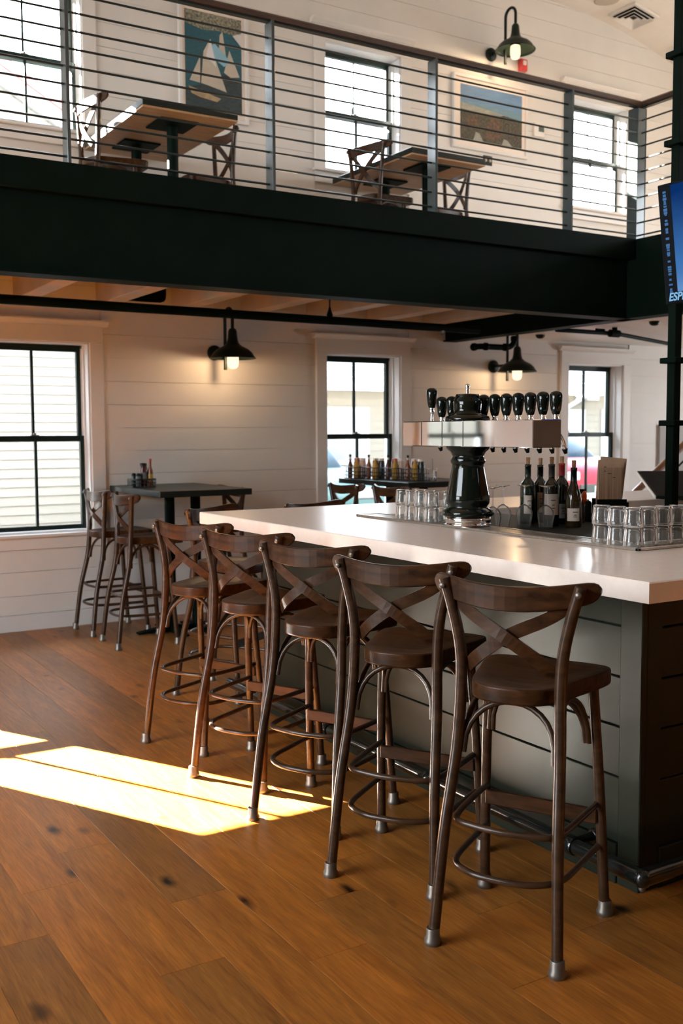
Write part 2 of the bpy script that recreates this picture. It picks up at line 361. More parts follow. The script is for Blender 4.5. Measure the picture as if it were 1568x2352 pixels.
# ------------------------------------------------------------------ room shell
YW = 7.82                 # inner face of the window wall boards
X0, X1, Y0 = -5.0, 10.6, -4.6
WIN = [-0.57, 2.135, 5.065, 7.965]; WW = 0.81
LZ0, LZ1, UZ0, UZ1 = 0.735, 2.195, 3.775, 4.86
FB = [(-4.6, -2.0, 3.5, 4.95)]  # unseen upper opening, added for more daylight
OPEN = FB+[(x-WW/2, x+WW/2, LZ0, LZ1) for x in WIN]+[(x-WW/2, x+WW/2, UZ0, UZ1) for x in WIN]
def grid_wall(mb, a0, a1, z0, z1, opens, mk):
    A = sorted({a0, a1, *[o[0] for o in opens], *[o[1] for o in opens]}); Z = sorted({z0, z1, *[o[2] for o in opens], *[o[3] for o in opens]})
    for i in range(len(A)-1):
        run = None
        for k in range(len(Z)-1):
            ca, cz = (A[i]+A[i+1])/2, (Z[k]+Z[k+1])/2
            hole = any(o[0] < ca < o[1] and o[2] < cz < o[3] for o in opens)
            if hole:
                if run: mk(mb, A[i], A[i+1], run[0], run[1]); run = None
            else: run = (run[0], Z[k+1]) if run else (Z[k], Z[k+1])
        if run: mk(mb, A[i], A[i+1], run[0], run[1])
    return mb
wf = grid_wall(MB(), X0, X1, -0.1, 6.1, OPEN, lambda m, a, b, c, d: m.box(a, b, YW+0.012, YW+0.24, c, d)).build('wall_far', 'wall_paint', None, {'kind': 'structure'})
# shiplap boards of the window wall, each board a piece
CAS = 0.10
zs = [0.128]; z = 0.128
rows = []
z = 0.128+0.0
k = -7
edges = [0.128]+[1.540+0.1815*i for i in range(-7, 24)]
edges = [e for e in edges if e >= 0.128 and e < 5.78]+[5.78]
for i in range(len(edges)-1):
    a, b = edges[i], edges[i+1]
    if b-a < 0.03 or 2.78 < a < 2.95: 
        if b-a < 0.03: continue
    cuts = []
    for xc in WIN:
        for (c0, c1) in ((LZ0-0.10, LZ1+0.14), (UZ0-0.10, UZ1+0.14)):
            if a < c1-0.02 and b > c0+0.02: cuts.append((xc-WW/2-CAS+0.005, xc+WW/2+CAS-0.005))
    cuts.sort(); x = 0.4; segs = []
    for c0, c1 in cuts:
        if c1 < x: continue
        if c0 > x: segs.append((x, c0))
        x = max(x, c1)
    segs.append((x, X1))
    for c0, c1 in segs:
        if c1-c0 < 0.02: continue
        MB().box(c0, c1, YW, YW+0.012, a+0.0015, b-0.0015).build('shiplap_board', 'wall_paint', wf, loc=(c0, YW, a))
MB().box(X0, X1, YW-0.012, YW+0.012, 0.0, 0.125, 0.004).build('baseboard_far', 'trim_paint', None, {'kind': 'structure'})

# other walls; unseen windows in them are added and sized for their daylight
LB = [(1.2, 5.45, 2.45, 5.0), (5.72, 7.7, 3.05, 5.05), (2.7, 5.3, 0.15, 2.2)]
grid_wall(MB(), Y0, YW+0.2, -0.1, 6.1, LB, lambda m, a, b, c, d: m.box(X0-0.2, X0, a, b, c, d)).build('wall_left', 'wall_paint', None, {'kind': 'structure'})
RB = [(7.6, 10.0, 3.6, 4.8)]
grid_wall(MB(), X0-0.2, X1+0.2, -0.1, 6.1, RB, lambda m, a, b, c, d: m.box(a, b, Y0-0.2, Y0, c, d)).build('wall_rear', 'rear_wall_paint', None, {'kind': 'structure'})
TB = [(5.5, 6.7, 0.9, 2.2), (1.0, 3.4, 3.5, 4.75), (4.4, 6.0, 3.5, 4.75)]
grid_wall(MB(), Y0, YW+0.2, -0.1, 6.1, TB, lambda m, a, b, c, d: m.box(X1, X1+0.2, a, b, c, d)).build('wall_right', 'wall_paint', None, {'kind': 'structure'})
# coved ceiling
cp = [(X0-0.2, 5.1), (-3.2, 5.42), (-2.2, 5.62), (-1.2, 5.72), (7.2, 5.745), (7.8, 5.715), (8.3, 5.63), (8.8, 5.515), (9.3, 5.37), (X1+0.2, 4.95)]
cmb = MB()
cmb.prism(cp+[(X1+0.2, 6.2), (X0-0.2, 6.2)], Y0-0.2, YW+0.2, lambda u, v, d: Vector((u, d, v)))
cmb.build('ceiling', 'ceiling_paint', None, {'kind': 'structure'})

# floor with separate planks where the photo shows them
PX0, PX1, PY0, PY1 = 1.192-0.1945*9, 1.192+0.1945*19, 0.9, 7.808
fm = MB()
fm.box(X0, PX0, Y0, YW, -0.1, 0); fm.box(PX1, X1, Y0, YW, -0.1, 0); fm.box(PX0, PX1, Y0, PY0, -0.1, 0); fm.box(PX0, PX1, PY0, YW, -0.1, -0.013)
floor = fm.build('floor', 'oak_plank', None, {'kind': 'structure'})
known = {-3: [2.985, 5.0], -2: [3.300, 1.7, 5.4], -1: [2.584, 3.561, 5.9], 0: [2.982, 1.3, 5.1], 1: [2.434, 4.5], 2: [2.742, 4.05, 6.3], 3: [2.980, 2.015, 5.0], 4: [2.4, 4.2]}
for i in range(-9, 19):
    x = 1.192+0.1945*i; xa, xb = x+0.0006, x+0.1945-0.0006
    ys = known.get(i)
    if ys is None:
        ys = []; y = PY0+random.uniform(0.5, 1.8)
        while y < PY1-0.4: ys.append(y); y += random.uniform(1.3, 2.1)
    ys = [PY0]+sorted(ys)+[PY1]
    for a, b in zip(ys[:-1], ys[1:]):
        a += 0.0006; b -= 0.0006; ch = 0.0005; yc = (a+b)/2
        m = MB(); h = 0.0
        T = [(xa+ch, a+ch, h), (xb-ch, a+ch, h), (xb-ch, b-ch, h), (xa+ch, b-ch, h)]; B = [(xa, a, h-ch), (xb, a, h-ch), (xb, b, h-ch), (xa, b, h-ch)]; D = [(p[0], p[1], -0.0125) for p in B]
        m._add(T+B+D, [(0, 1, 2, 3), (4, 5, 1, 0), (5, 6, 2, 1), (6, 7, 3, 2), (7, 4, 0, 3), (8, 9, 5, 4), (9, 10, 6, 5), (10, 11, 7, 6), (11, 8, 4, 7)])
        m.build('floor_plank', 'oak_plank', floor, loc=(x, yc, 0))

# ------------------------------------------------------------------ windows
wcount = 0
def window(xc, z0, z1, railz, full=True):
    global wcount
    wcount += 1; R = struct('window_%d' % wcount, (xc, YW, z0)); a, b = xc-WW/2, xc+WW/2; B = lambda *q, ch=0.0: MB().box(*q, ch)
    # reveal
    j = MB(); j.box(a-0.001, a+0.018, YW, YW+0.24, z0, z1); j.box(b-0.018, b+0.001, YW, YW+0.24, z0, z1); j.box(a, b, YW, YW+0.24, z1-0.012, z1+0.001); j.box(a, b, YW+0.02, YW+0.24, z0-0.001, z0+0.018)
    for s, q in ((1, a+0.018), (-1, b-0.018)):
        j.box(min(q, q+s*0.012), max(q, q+s*0.012), YW+0.085, YW+0.098, z0, z1); j.box(min(q, q+s*0.012), max(q, q+s*0.012), YW+0.15, YW+0.156, z0, z1)
    j.build('jamb', 'reveal_paint', R)
    # casing
    for x0, x1 in ((a-CAS, a+0.006), (b-0.006, b+CAS)): B(x0, x1, YW-0.022, YW+0.004, z0-0.0, z1+0.0, ch=0.003).build('side_casing', 'trim_paint', R)
    B(a-CAS, b+CAS, YW-0.024, YW+0.004, z1, z1+0.125, ch=0.003).build('head_casing', 'trim_paint', R)
    m = MB(); m.prism([(-0.03, 0.125), (-0.045, 0.140), (-0.062, 0.152), (-0.066, 0.158), (-0.066, 0.168), (0.004, 0.168), (0.004, 0.125)], a-CAS-0.035, b+CAS+0.035, lambda u, v, d: Vector((d, YW+u, z1+v))); m.build('crown_cap', 'trim_paint', R)
    B(a-CAS-0.02, b+CAS+0.02, YW-0.05, YW+0.03, z0-0.022, z0+0.001, ch=0.004).build('window_stool', 'trim_paint', R)
    B(a-CAS, b+CAS, YW-0.018, YW+0.004, z0-0.115, z0-0.022, ch=0.003).build('apron', 'trim_paint', R)
    # sashes
    for nm, y0, y1, s0, s1, bot, top in (('lower_sash', YW+0.10, YW+0.142, z0+0.016, railz+0.02, 0.034, 0.045), ('upper_sash', YW+0.152, YW+0.194, railz-0.022, z1-0.03, 0.04, 0.032)):
        f = MB(); ia, ib = a+0.018, b-0.018
        f.box(ia, ia+0.042, y0, y1, s0, s1, 0.003); f.box(ib-0.042, ib, y0, y1, s0, s1, 0.003); f.box(ia+0.04, ib-0.04, y0, y1, s0, s0+bot, 0.003); f.box(ia+0.04, ib-0.04, y0, y1, s1-top, s1, 0.003)
        S = f.build(nm, 'window_black', R)
        if full: MB().box(xc-0.010, xc+0.010, y0+0.008, y1-0.008, s0+bot-0.002, s1-top+0.002, 0.002).build('muntin', 'window_black', S)
        for q0, q1 in ((ia+0.041, xc-0.009), (xc+0.009, ib-0.041)):
            MB().box(q0, q1, (y0+y1)/2-0.002, (y0+y1)/2+0.002, s0+bot-0.001, s1-top+0.001).build('pane', 'window_glass', S)
    B(a+0.012, b-0.012, YW+0.15, YW+0.20, z1-0.034, z1-0.010).build('head_stop', 'window_black', R)
    l = MB(); l.box(xc-0.03, xc+0.03, YW+0.112, YW+0.150, railz+0.020, railz+0.028, 0.002); l.lathe([(0.012, 0), (0.012, 0.012), (0.006, 0.016)], (xc, YW+0.128, railz+0.027), 12); l.build('sash_lock', 'pewter', R)
    return R
for xc in WIN: window(xc, LZ0, LZ1, 1.460)
for xc in WIN: window(xc, UZ0, UZ1, 4.300)
def unseen_bay(name_i, axis, p, a0, a1, z0, z1, nm):  # frame and pane for the unseen openings added for daylight
    global wcount
    wcount += 1
    loc = (p, (a0+a1)/2, z0) if axis == 'x' else ((a0+a1)/2, p, z0)
    R = struct('window_%d' % wcount, loc); t = 0.03
    def bx(m, u0, u1, v0, v1, d=t):
        return m.box(p-0.1-d, p-0.1+d, u0, u1, v0, v1) if axis == 'x' else m.box(u0, u1, p-0.1-d, p-0.1+d, v0, v1)
    f = MB(); bx(f, a0, a0+0.06, z0, z1); bx(f, a1-0.06, a1, z0, z1); bx(f, a0, a1, z0, z0+0.07); bx(f, a0, a1, z1-0.06, z1)
    for k in range(1, nm): u = a0+(a1-a0)*k/nm; bx(f, u-0.022, u+0.022, z0, z1)
    f.build('window_frame', 'window_black', R)
    g = MB(); bx(g, a0+0.05, a1-0.05, z0+0.06, z1-0.05, 0.003); g.build('pane', 'window_glass', R)
for q in LB: unseen_bay(0, 'x', X0, *q, 3)
for q in RB: unseen_bay(0, 'y', Y0, *q, 2)
for q in FB: unseen_bay(0, 'y', YW+0.22, *q, 3)
for q in TB: unseen_bay(0, 'x', X1+0.2, *q, 2)
# daylight portals (sampling hints for the sky, no light of their own)
def portal(loc, rot, sx, sy):
    l = bpy.data.lights.new('daylight_portal', 'AREA'); l.shape = 'RECTANGLE'; l.size = sx; l.size_y = sy; l.cycles.is_portal = True
    o = bpy.data.objects.new('daylight_portal', l); COL.objects.link(o); o.location = loc; o.rotation_euler = rot
for a, b, c, d in OPEN: portal(((a+b)/2, YW+0.25, (c+d)/2), (-PI/2, 0, 0), b-a, d-c)
for a, b, c, d in LB: portal((X0-0.22, (a+b)/2, (c+d)/2), (0, -PI/2, 0), d-c, b-a)
for a, b, c, d in TB: portal((X1+0.22, (a+b)/2, (c+d)/2), (0, PI/2, 0), d-c, b-a)
for a, b, c, d in RB: portal(((a+b)/2, Y0-0.22, (c+d)/2), (PI/2, 0, 0), b-a, d-c)

# ------------------------------------------------------------------ mezzanine
YB, ZB, ZE = 5.53, 2.345, 2.945        # front face of beam, underside, deck edge
XC = 6.10                              # corner
DX0 = X0+0.001
dk = MB(); dk.box(DX0, XC+1.5, YB+0.17, YW-0.001, 2.875, 2.94); dk.box(XC+1.5, X1, YB+0.17, YW-0.001, 2.875, 2.94); dk.box(XC, X1, Y0, YB+0.17, 2.875, 2.94)  # deck runs on out of view, extended to shade the lower wall
dk.build('floor_mezzanine', 'joist_paint', None, {'kind': 'structure'})
b = MB(); b.box(DX0, XC-0.06, YB+0.035, YB+0.15, ZB+0.012, ZE-0.165); b.box(DX0, XC-0.02, YB+0.005, YB+0.165, ZB, ZB+0.014); b.box(DX0, XC, YB, YB+0.17, ZE-0.165, ZE, 0.004)
b.build('beam_mezzanine', 'black_steel', None, {'kind': 'structure'})
b = MB(); b.box(XC-0.115, XC-0.015, Y0, YW, ZB+0.012, ZE-0.165); b.box(XC-0.14, XC+0.01, Y0, YW, ZB, ZB+0.014); b.box(XC-0.06, XC+0.11, Y0, YB+0.165, ZE-0.165, ZE, 0.004)
b.build('beam_side', 'black_steel', None, {'kind': 'structure'})
for xj in [-0.5+0.622*i+0.02 for i in range(0, 11)]:
    pass
for xj in [0.10-0.6225*i for i in range(1, 9)]+list((0.10, 0.725, 1.347, 1.969, 2.597, 3.218, 3.842, 4.465, 5.10, 5.72)):
    MB().box(xj, xj+0.14, YB+0.17, YW, 2.492, 2.875, 0.004).build('joist', 'joist_paint', None, {'kind': 'structure', 'label': 'painted timber floor joist'})
sf = MB(); sf.box(XC+0.02, X1, Y0, YW, 2.415, 2.46); sf.build('soffit_mezzanine', 'ceiling_paint', None, {'kind': 'structure'})
# railing
RR = thing('mezzanine_railing', 'long black horizontal-bar guard railing with wooden handrail on the mezzanine edge', 'railing', (DX0, YB+0.06, ZE))
yr = YB+0.055
posts = [-4.4, -3.18, -1.96, -0.74, 0.48, 1.715, 2.955, 4.165, 5.385]
for xp in posts: MB().box(xp-0.010, xp+0.010, yr-0.045, yr+0.045, ZE, 3.935, 0.002).build('post', 'post_steel', RR)
xcr = XC+0.03
m = MB(); m.box(xcr-0.045, xcr+0.045, yr-0.012, yr+0.012, ZE, 3.935); m.box(xcr-0.047, xcr-0.035, yr-0.01, yr+0.085, ZE, 3.935); m.box(xcr+0.035, xcr+0.047, yr-0.012, yr+0.012, ZE, 3.935); m.build('corner_post', 'post_steel', RR)
for yp in (4.3, 3.1, 1.9): MB().box(xcr-0.045, xcr+0.045, yp-0.01, yp+0.01, ZE, 3.935, 0.002).build('post', 'post_steel', RR)
zt, zb_ = 3.843, 2.988
for i in range(10):
    zz = zb_+(zt-zb_)*i/9
    MB().tube([(DX0, yr, zz), (xcr, yr, zz)], 0.0066, 8).build('rail_bar', 'rail_steel', RR)
    MB().tube([(xcr, yr, zz), (xcr, 1.3, zz)], 0.0066, 8).build('rail_bar', 'rail_steel', RR)
    cl = MB()
    for xp in posts: cl.lathe([(0.013, -0.014), (0.013, 0.014)], (xp, yr, zz), 8, (1, 0, 0))
    if i == 0: pass
hp = [(-0.034, 0.0), (-0.034, 0.026), (-0.024, 0.038), (0.024, 0.038), (0.034, 0.026), (0.034, 0.0)]
h = MB(); h.prism(hp, DX0, xcr+0.034, lambda u, v, d: Vector((d, yr+u, 3.939+v))); h.prism(hp, 1.3, yr+0.03, lambda u, v, d: Vector((xcr+u, d, 3.939+v)))
h.build('handrail', 'handrail_wood', RR)
m = MB(); m.box(DX0, xcr, yr-0.02, yr+0.02, 3.930, 3.940); m.box(xcr-0.02, xcr+0.02, 1.3, yr, 3.930, 3.940); m.build('rail_flat', 'rail_steel', RR)

# pipes
SP = thing('sprinkler_pipe', 'long black sprinkler pipe hung under the mezzanine joists', 'pipe', (0, 7.0, 2.39))
MB().tube([(-0.5, 7.0, 2.392), (5.72, 7.0, 2.372)], 0.033, 14).build('pipe_run', 'black_steel', SP)
for xh in (1.6, 4.215): 
    m = MB(); m.tube([(xh, 7.0, 2.40), (xh, 7.0, 2.88)], 0.006, 8); m.build('hanger_rod', 'black_steel', SP)
    MB().lathe([(0.02, 2.40), (0.026, 2.42), (0.012, 2.46), (0.008, 2.48)], (xh, 7.0, 0), 12).build('hanger_clamp', 'black_steel', SP)
m = MB(); m.lathe([(0.022, 0.03), (0.022, 0.0), (0.012, -0.012), (0.010, -0.03), (0.022, -0.034), (0.022, -0.037), (0.0, -0.038)], (5.32, 7.0, 2.345), 12); m.build('sprinkler_head', 'pewter', SP)
BP = thing('drain_pipe', 'thick black pipe with elbows beside the right-hand gooseneck lamp below the mezzanine', 'pipe', (5.95, 7.0, 2.23))
MB().tube(cat_rom([(5.735, 7.10, 2.235), (5.74, 7.03, 2.235), (5.78, 7.0, 2.235), (6.03, 7.0, 2.238), (6.10, 7.0, 2.26), (6.125, 7.0, 2.30), (6.125, 7.0, 2.342)], 5), 0.026, 12).build('pipe_run', 'black_steel', BP)
for p_, ax in (((5.735, 7.08, 2.235), (0, 1, 0)), ((5.80, 7.0, 2.235), (1, 0, 0)), ((6.02, 7.0, 2.238), (1, 0, 0)), ((6.125, 7.0, 2.315), (0, 0, 1))):
    MB().lathe([(0.030, -0.02), (0.034, -0.014), (0.034, 0.014), (0.030, 0.02)], p_, 14, ax).build('coupling', 'black_steel', BP)
SPOTS = ((6.80, 7.40), (6.82, 6.03))
S2 = thing('sprinkler_pipe', 'thin black sprinkler branch pipe under the white soffit at far right', 'pipe', (6.9, 6.55, 2.36))
MB().tube([(6.2, 6.55, 2.36), (6.92, 6.55, 2.36), (8.30, 7.09, 2.36)], 0.019, 10).build('pipe_run', 'black_steel', S2)
m = MB(); m.lathe([(0.034, -0.06), (0.034, 0.05)], (6.90, 6.55, 2.36), 12, (1, 0, 0)); m.lathe([(0.024, 0.0), (0.024, 0.055)], (6.90, 6.55, 2.36), 12); m.build('tee_fitting', 'black_steel', S2)
m = MB(); m.lathe([(0.011, -0.05), (0.011, 0.05)], (6.72, 6.55, 2.385), 10, (1, 0, 0)); m.build('union', 'black_steel', S2)
for i, (x, y) in enumerate(SPOTS):
    m = MB(); m.lathe([(0.045, 0.0), (0.045, -0.012), (0.035, -0.028), (0.02, -0.036), (0.0, -0.038)], (x, y, 2.415), 16)
    one(m, 'spotlight', 'lamp_black', ['small black ceiling spot under the soffit, the one above the gooseneck lamp', 'small black ceiling spot under the soffit, the one just right of the beam corner'][i], 'light fixture', (x, y, 2.415), 'soffit spots')
# black register on the wall between joists
m = MB()
pl = [(2.80, 2.535), (3.12, 2.535), (3.15, 2.545), (3.165, 2.565), (3.17, 2.60), (3.17, 2.80), (2.80, 2.80)]
m.prism(pl, YW-0.02, YW-0.001, XZ); gr = thing('wall_register', 'black rounded air register high on the wall between two joists', 'vent', (2.98, YW-0.02, 2.6)); m.build('register_panel', 'black_steel', gr)
m = MB(); m.prism([(x*1.0+(-0.012 if x < 3 else 0.012), z+(-0.014 if z < 2.7 else 0.0)) for x, z in pl], YW-0.012, YW-0.001, XZ); m.build('register_frame', 'trim_paint', gr)

# ------------------------------------------------------------------ wall lamps
def lamp(xc, zc, label, watts):
    R = thing('gooseneck_lamp', label, 'wall lamp', (xc, YW, zc), 'gooseneck barn lamps on the window wall')
    MB().lathe([(0.062, 0.0), (0.062, 0.018), (0.052, 0.03), (0.0, 0.033)], (xc, YW, zc), 20, (0, -1, 0)).build('wall_plate', 'lamp_black', R)
    ya, yb = YW-0.215, YW-0.355
    MB().tube([(xc, YW-0.02, zc), (xc, ya, zc)], 0.014, 10).build('bracket_arm', 'lamp_black', R)
    top = zc+0.265; rr = (ya-yb)/2; path = [(xc, ya, zc-0.15), (xc, ya, top)]
    for k in range(1, 13): a = PI*k/12; path.append((xc, (ya+yb)/2+rr*math.cos(a), top+rr*math.sin(a)))
    path.append((xc, yb, zc+0.12)); MB().tube(path, 0.0135, 10).build('gooseneck', 'lamp_black', R)
    sh = [(0.020, 0.17), (0.026, 0.165), (0.034, 0.15), (0.040, 0.09), (0.048, 0.055), (0.075, 0.030), (0.125, 0.005), (0.155, -0.022), (0.168, -0.045), (0.180, -0.060), (0.187, -0.066), (0.184, -0.069), (0.165, -0.050), (0.150, -0.026), (0.120, 0.0), (0.072, 0.022), (0.03, 0.03)]
    MB().lathe(sh, (xc, yb, zc), 32, cap=False).build('lamp_shade', 'lamp_black', R)
    MB().lathe([(0.045, 0.022), (0.047, 0.0), (0.047, -0.03)], (xc, yb, zc), 20).build('bulb_collar', 'lamp_black', R)
    MB().lathe([(0.044, -0.03), (0.047, -0.06), (0.047, -0.105), (0.042, -0.128), (0.03, -0.143), (0.014, -0.149), (0.0, -0.150)], (xc, yb, zc), 20, cap=False).build('bulb', 'glowing_bulb', R)
    l = bpy.data.lights.new('lamp_light', 'POINT'); l.energy = watts; l.color = (1.0, 0.66, 0.36); l.shadow_soft_size = 0.03
    o = bpy.data.objects.new('lamp_light', l); COL.objects.link(o); o.parent = R; o.location = (0, yb-YW, -0.085)
LAMP_W = 15.0
lamp(3.590, 2.155, 'black gooseneck barn lamp over the left hi-top table, lit', LAMP_W)
lamp(6.570, 2.130, 'black gooseneck barn lamp above the beer tower, lit', LAMP_W)
lamp(6.515, 5.080, 'black gooseneck barn lamp upstairs above the coast photograph, lit', LAMP_W)

# ------------------------------------------------------------------ upstairs wall things
def frame(x0, x1, z0, z1, label, name='framed_picture'):
    R = thing(name, label, 'picture', ((x0+x1)/2, YW, z0)); t = 0.030; m = MB()
    m.box(x0, x1, YW-0.032, YW, z1-t, z1, 0.003); m.box(x0, x1, YW-0.032, YW, z0, z0+t, 0.003); m.box(x0, x0+t, YW-0.032, YW, z0+t, z1-t, 0.003); m.box(x1-t, x1, YW-0.032, YW, z0+t, z1-t, 0.003)
    m.build('frame', 'trim_paint', R); MB().box(x0+t, x1-t, YW-0.016, YW-0.002, z0+t, z1-t).build('mount', 'photo_mat', R)
    return R
def layers(R, lst, names):
    m = MB(); y = YW-0.018
    for i, (pts, mi) in enumerate(lst):
        m.cur = mi; m.prism(pts, y-0.0004*(i+1), YW-0.0165, XZ)
    m.build('photo_print', names, R)
P1 = frame(3.31, 3.925, 4.03, 4.925, 'framed photo of white sailing boats on teal sea beside the left upstairs window')
ax, bx_, az, bz = 3.367, 3.865, 4.10, 4.862
def q1(u, v): return (ax+(bx_-ax)*u, az+(bz-az)*v)
layers(P1, [([q1(0, 0), q1(1, 0), q1(1, 1), q1(0, 1)], 0), ([q1(0, 0), q1(1, 0), q1(1, .36), q1(.65, .40), q1(.6, .33), q1(0, .2)], 1), ([q1(0, .86), q1(.3, .82), q1(.6, .84), q1(1, .82), q1(1, 1), q1(0, 1)], 2),
  ([q1(.58, .52), q1(.61, .80), q1(.66, .84), q1(.74, .5)], 3), ([q1(.68, .42), q1(.78, .66), q1(.96, .40), q1(.80, .38)], 3), ([q1(.84, .82), q1(1, .72), q1(1, .86)], 5),
  ([q1(.07, .28), q1(.27, .56), q1(.25, .27)], 3), ([q1(.27, .27), q1(.32, .60), q1(.42, .72), q1(.72, .22)], 3), ([q1(.36, .56), q1(.44, .74), q1(.52, .56), q1(.54, .46)], 5), ([q1(.46, .68), q1(.52, .70), q1(.80, .54), q1(.68, .48), q1(.52, .54)], 4),
  ([q1(.05, .22), q1(.62, .14), q1(.55, .10), q1(.25, .12), q1(.10, .15)], 6), ([q1(.255, .26), q1(.268, .26), q1(.275, .60), q1(.262, .60)], 7)], ['sea_teal', 'sea_dark', 'coast_town', 'sail', 'sail_blue', 'sail_white', 'hull', 'ink'])
P2 = frame(6.05, 6.975, 4.158, 4.84, 'framed photo of a rocky coast under blue sky beneath the upstairs lamp')
ax, bx_, az, bz = 6.143, 6.90, 4.253, 4.752
layers(P2, [([q1(0, .55), q1(1, .55), q1(1, 1), q1(0, 1)], 0), ([q1(0, .52), q1(1, .50), q1(1, .66), q1(0, .70)], 1), ([q1(0, .5), q1(.3, .5), q1(.75, .56), q1(.5, .60), q1(.15, .64), q1(0, .66)], 2), ([q1(0, 0), q1(1, 0), q1(1, .52), q1(.7, .56), q1(.55, .50), q1(.3, .52), q1(0, .54)], 3),
  ([q1(.4, .1), q1(.55, .05), q1(.68, .2), q1(.62, .46), q1(.5, .5), q1(.42, .3)], 4), ([q1(.12, .22), q1(.3, .3), q1(.24, .46), q1(.1, .4)], 4), ([q1(.2, 0), q1(.36, .0), q1(.30, .14), q1(.24, .16)], 2), ([q1(.66, 0), q1(.84, 0), q1(.76, .10), q1(.70, .12)], 2)], ['photo_sky', 'photo_water', 'photo_sand', 'photo_rocks', 'photo_rust'])
R = thing('thermostat', 'small white thermostat right of the coast photograph upstairs', 'thermostat', (7.14, YW, 4.45))
MB().box(7.06, 7.20, YW-0.024, YW, 4.40, 4.535, 0.004).build('housing', 'white_plastic', R); MB().box(7.115, 7.185, YW-0.027, YW-0.02, 4.45, 4.51, 0.001).build('display', 'lcd', R)
R = thing('wall_outlet', 'dark double wall outlet upstairs below the coast photograph', 'outlet', (6.485, YW, 4.09))
MB().box(6.43, 6.54, YW-0.008, YW, 4.045, 4.135, 0.003).build('cover_plate', 'cap_black', R)
for dx in (-0.026, 0.026): MB().lathe([(0.016, 0), (0.016, 0.004), (0.0, 0.005)], (6.485+dx, YW-0.007, 4.09), 12, (0, -1, 0)).build('socket', 'speaker_grille', R)
R = thing('fire_alarm', 'small red fire alarm strobe on the upstairs wall beside the lamp', 'fire alarm', (6.90, YW, 5.05))
MB().box(6.855, 6.945, YW-0.05, YW, 4.985, 5.10, 0.008).build('housing', 'red_plastic', R); MB().box(6.88, 6.92, YW-0.062, YW-0.045, 5.04, 5.08, 0.004).build('lens', 'white_plastic', R)
# ceiling fittings
R = thing('ceiling_vent', 'square white ceiling diffuser with dark chevron slots', 'vent', (8.10, 7.50, 5.655))
sl_ = -0.19; nrm = Vector((sl_, 0, -1)).normalized(); ux = Vector((1, 0, sl_)).normalized(); uy = Vector((0, 1, 0)); ctr = Vector((8.10, 7.50, 5.652))
MB().obox(ctr, (ux, uy, nrm), (0.18, 0.18, 0.012), 0.004).build('frame', 'vent_white', R)
MB().obox(ctr+nrm*0.013, (ux, uy, nrm), (0.145, 0.145, 0.001)).build('backing', 'cap_black', R)
for k, hs in enumerate((0.150, 0.108, 0.066)):
    m = MB(); r0, r1 = hs-0.030, hs-0.004; C4 = [(-1, -1), (1, -1), (1, 1), (-1, 1)]
    P4 = lambda r, d: [ctr+ux*a*r+uy*b_*r+nrm*d for a, b_ in C4]
    m._add(P4(r0, 0.014)+P4(r1, 0.040)+P4(r1-0.003, 0.042)+P4(r0-0.003, 0.016), [q for i in range(4) for q in ((i, (i+1) % 4, 4+(i+1) % 4, 4+i), (4+i, 4+(i+1) % 4, 8+(i+1) % 4, 8+i), (8+i, 8+(i+1) % 4, 12+(i+1) % 4, 12+i))])
    m.build('louver', 'vent_white', R)
R = thing('ceiling_speaker', 'round ceiling speaker left of the square diffuser at the top edge', 'speaker', (7.70, 7.48, 5.72))
MB().lathe([(0.125, 0.0), (0.125, 0.012), (0.110, 0.016)], (7.70, 7.48, 5.722), 28, (0, 0, -1)).build('rim', 'speaker_grille', R); MB().lathe([(0.110, 0.0), (0.110, 0.012), (0.0, 0.014)], (7.70, 7.48, 5.722), 28, (0, 0, -1)).build('grille', 'speaker_grille', R)
R = thing('smoke_detector', 'small round smoke detector on the coved ceiling near the column', 'detector', (8.85, 7.62, 5.49))
MB().lathe([(0.055, -0.02), (0.055, 0.022), (0.042, 0.036), (0.0, 0.038)], (8.85, 7.62, 5.495), 20, (0, 0, -1)).build('housing', 'vent_white', R)
R = thing('wall_box', 'flat grey panel on the far wall beside the column', 'panel', (9.05, YW, 1.2))
MB().box(8.93, 9.5, YW-0.03, YW, 0.9, 1.56, 0.004).build('door_panel', 'side_panel', R); MB().box(9.40, 9.43, YW-0.045, YW-0.03, 1.15, 1.25, 0.003).build('latch', 'pewter', R)

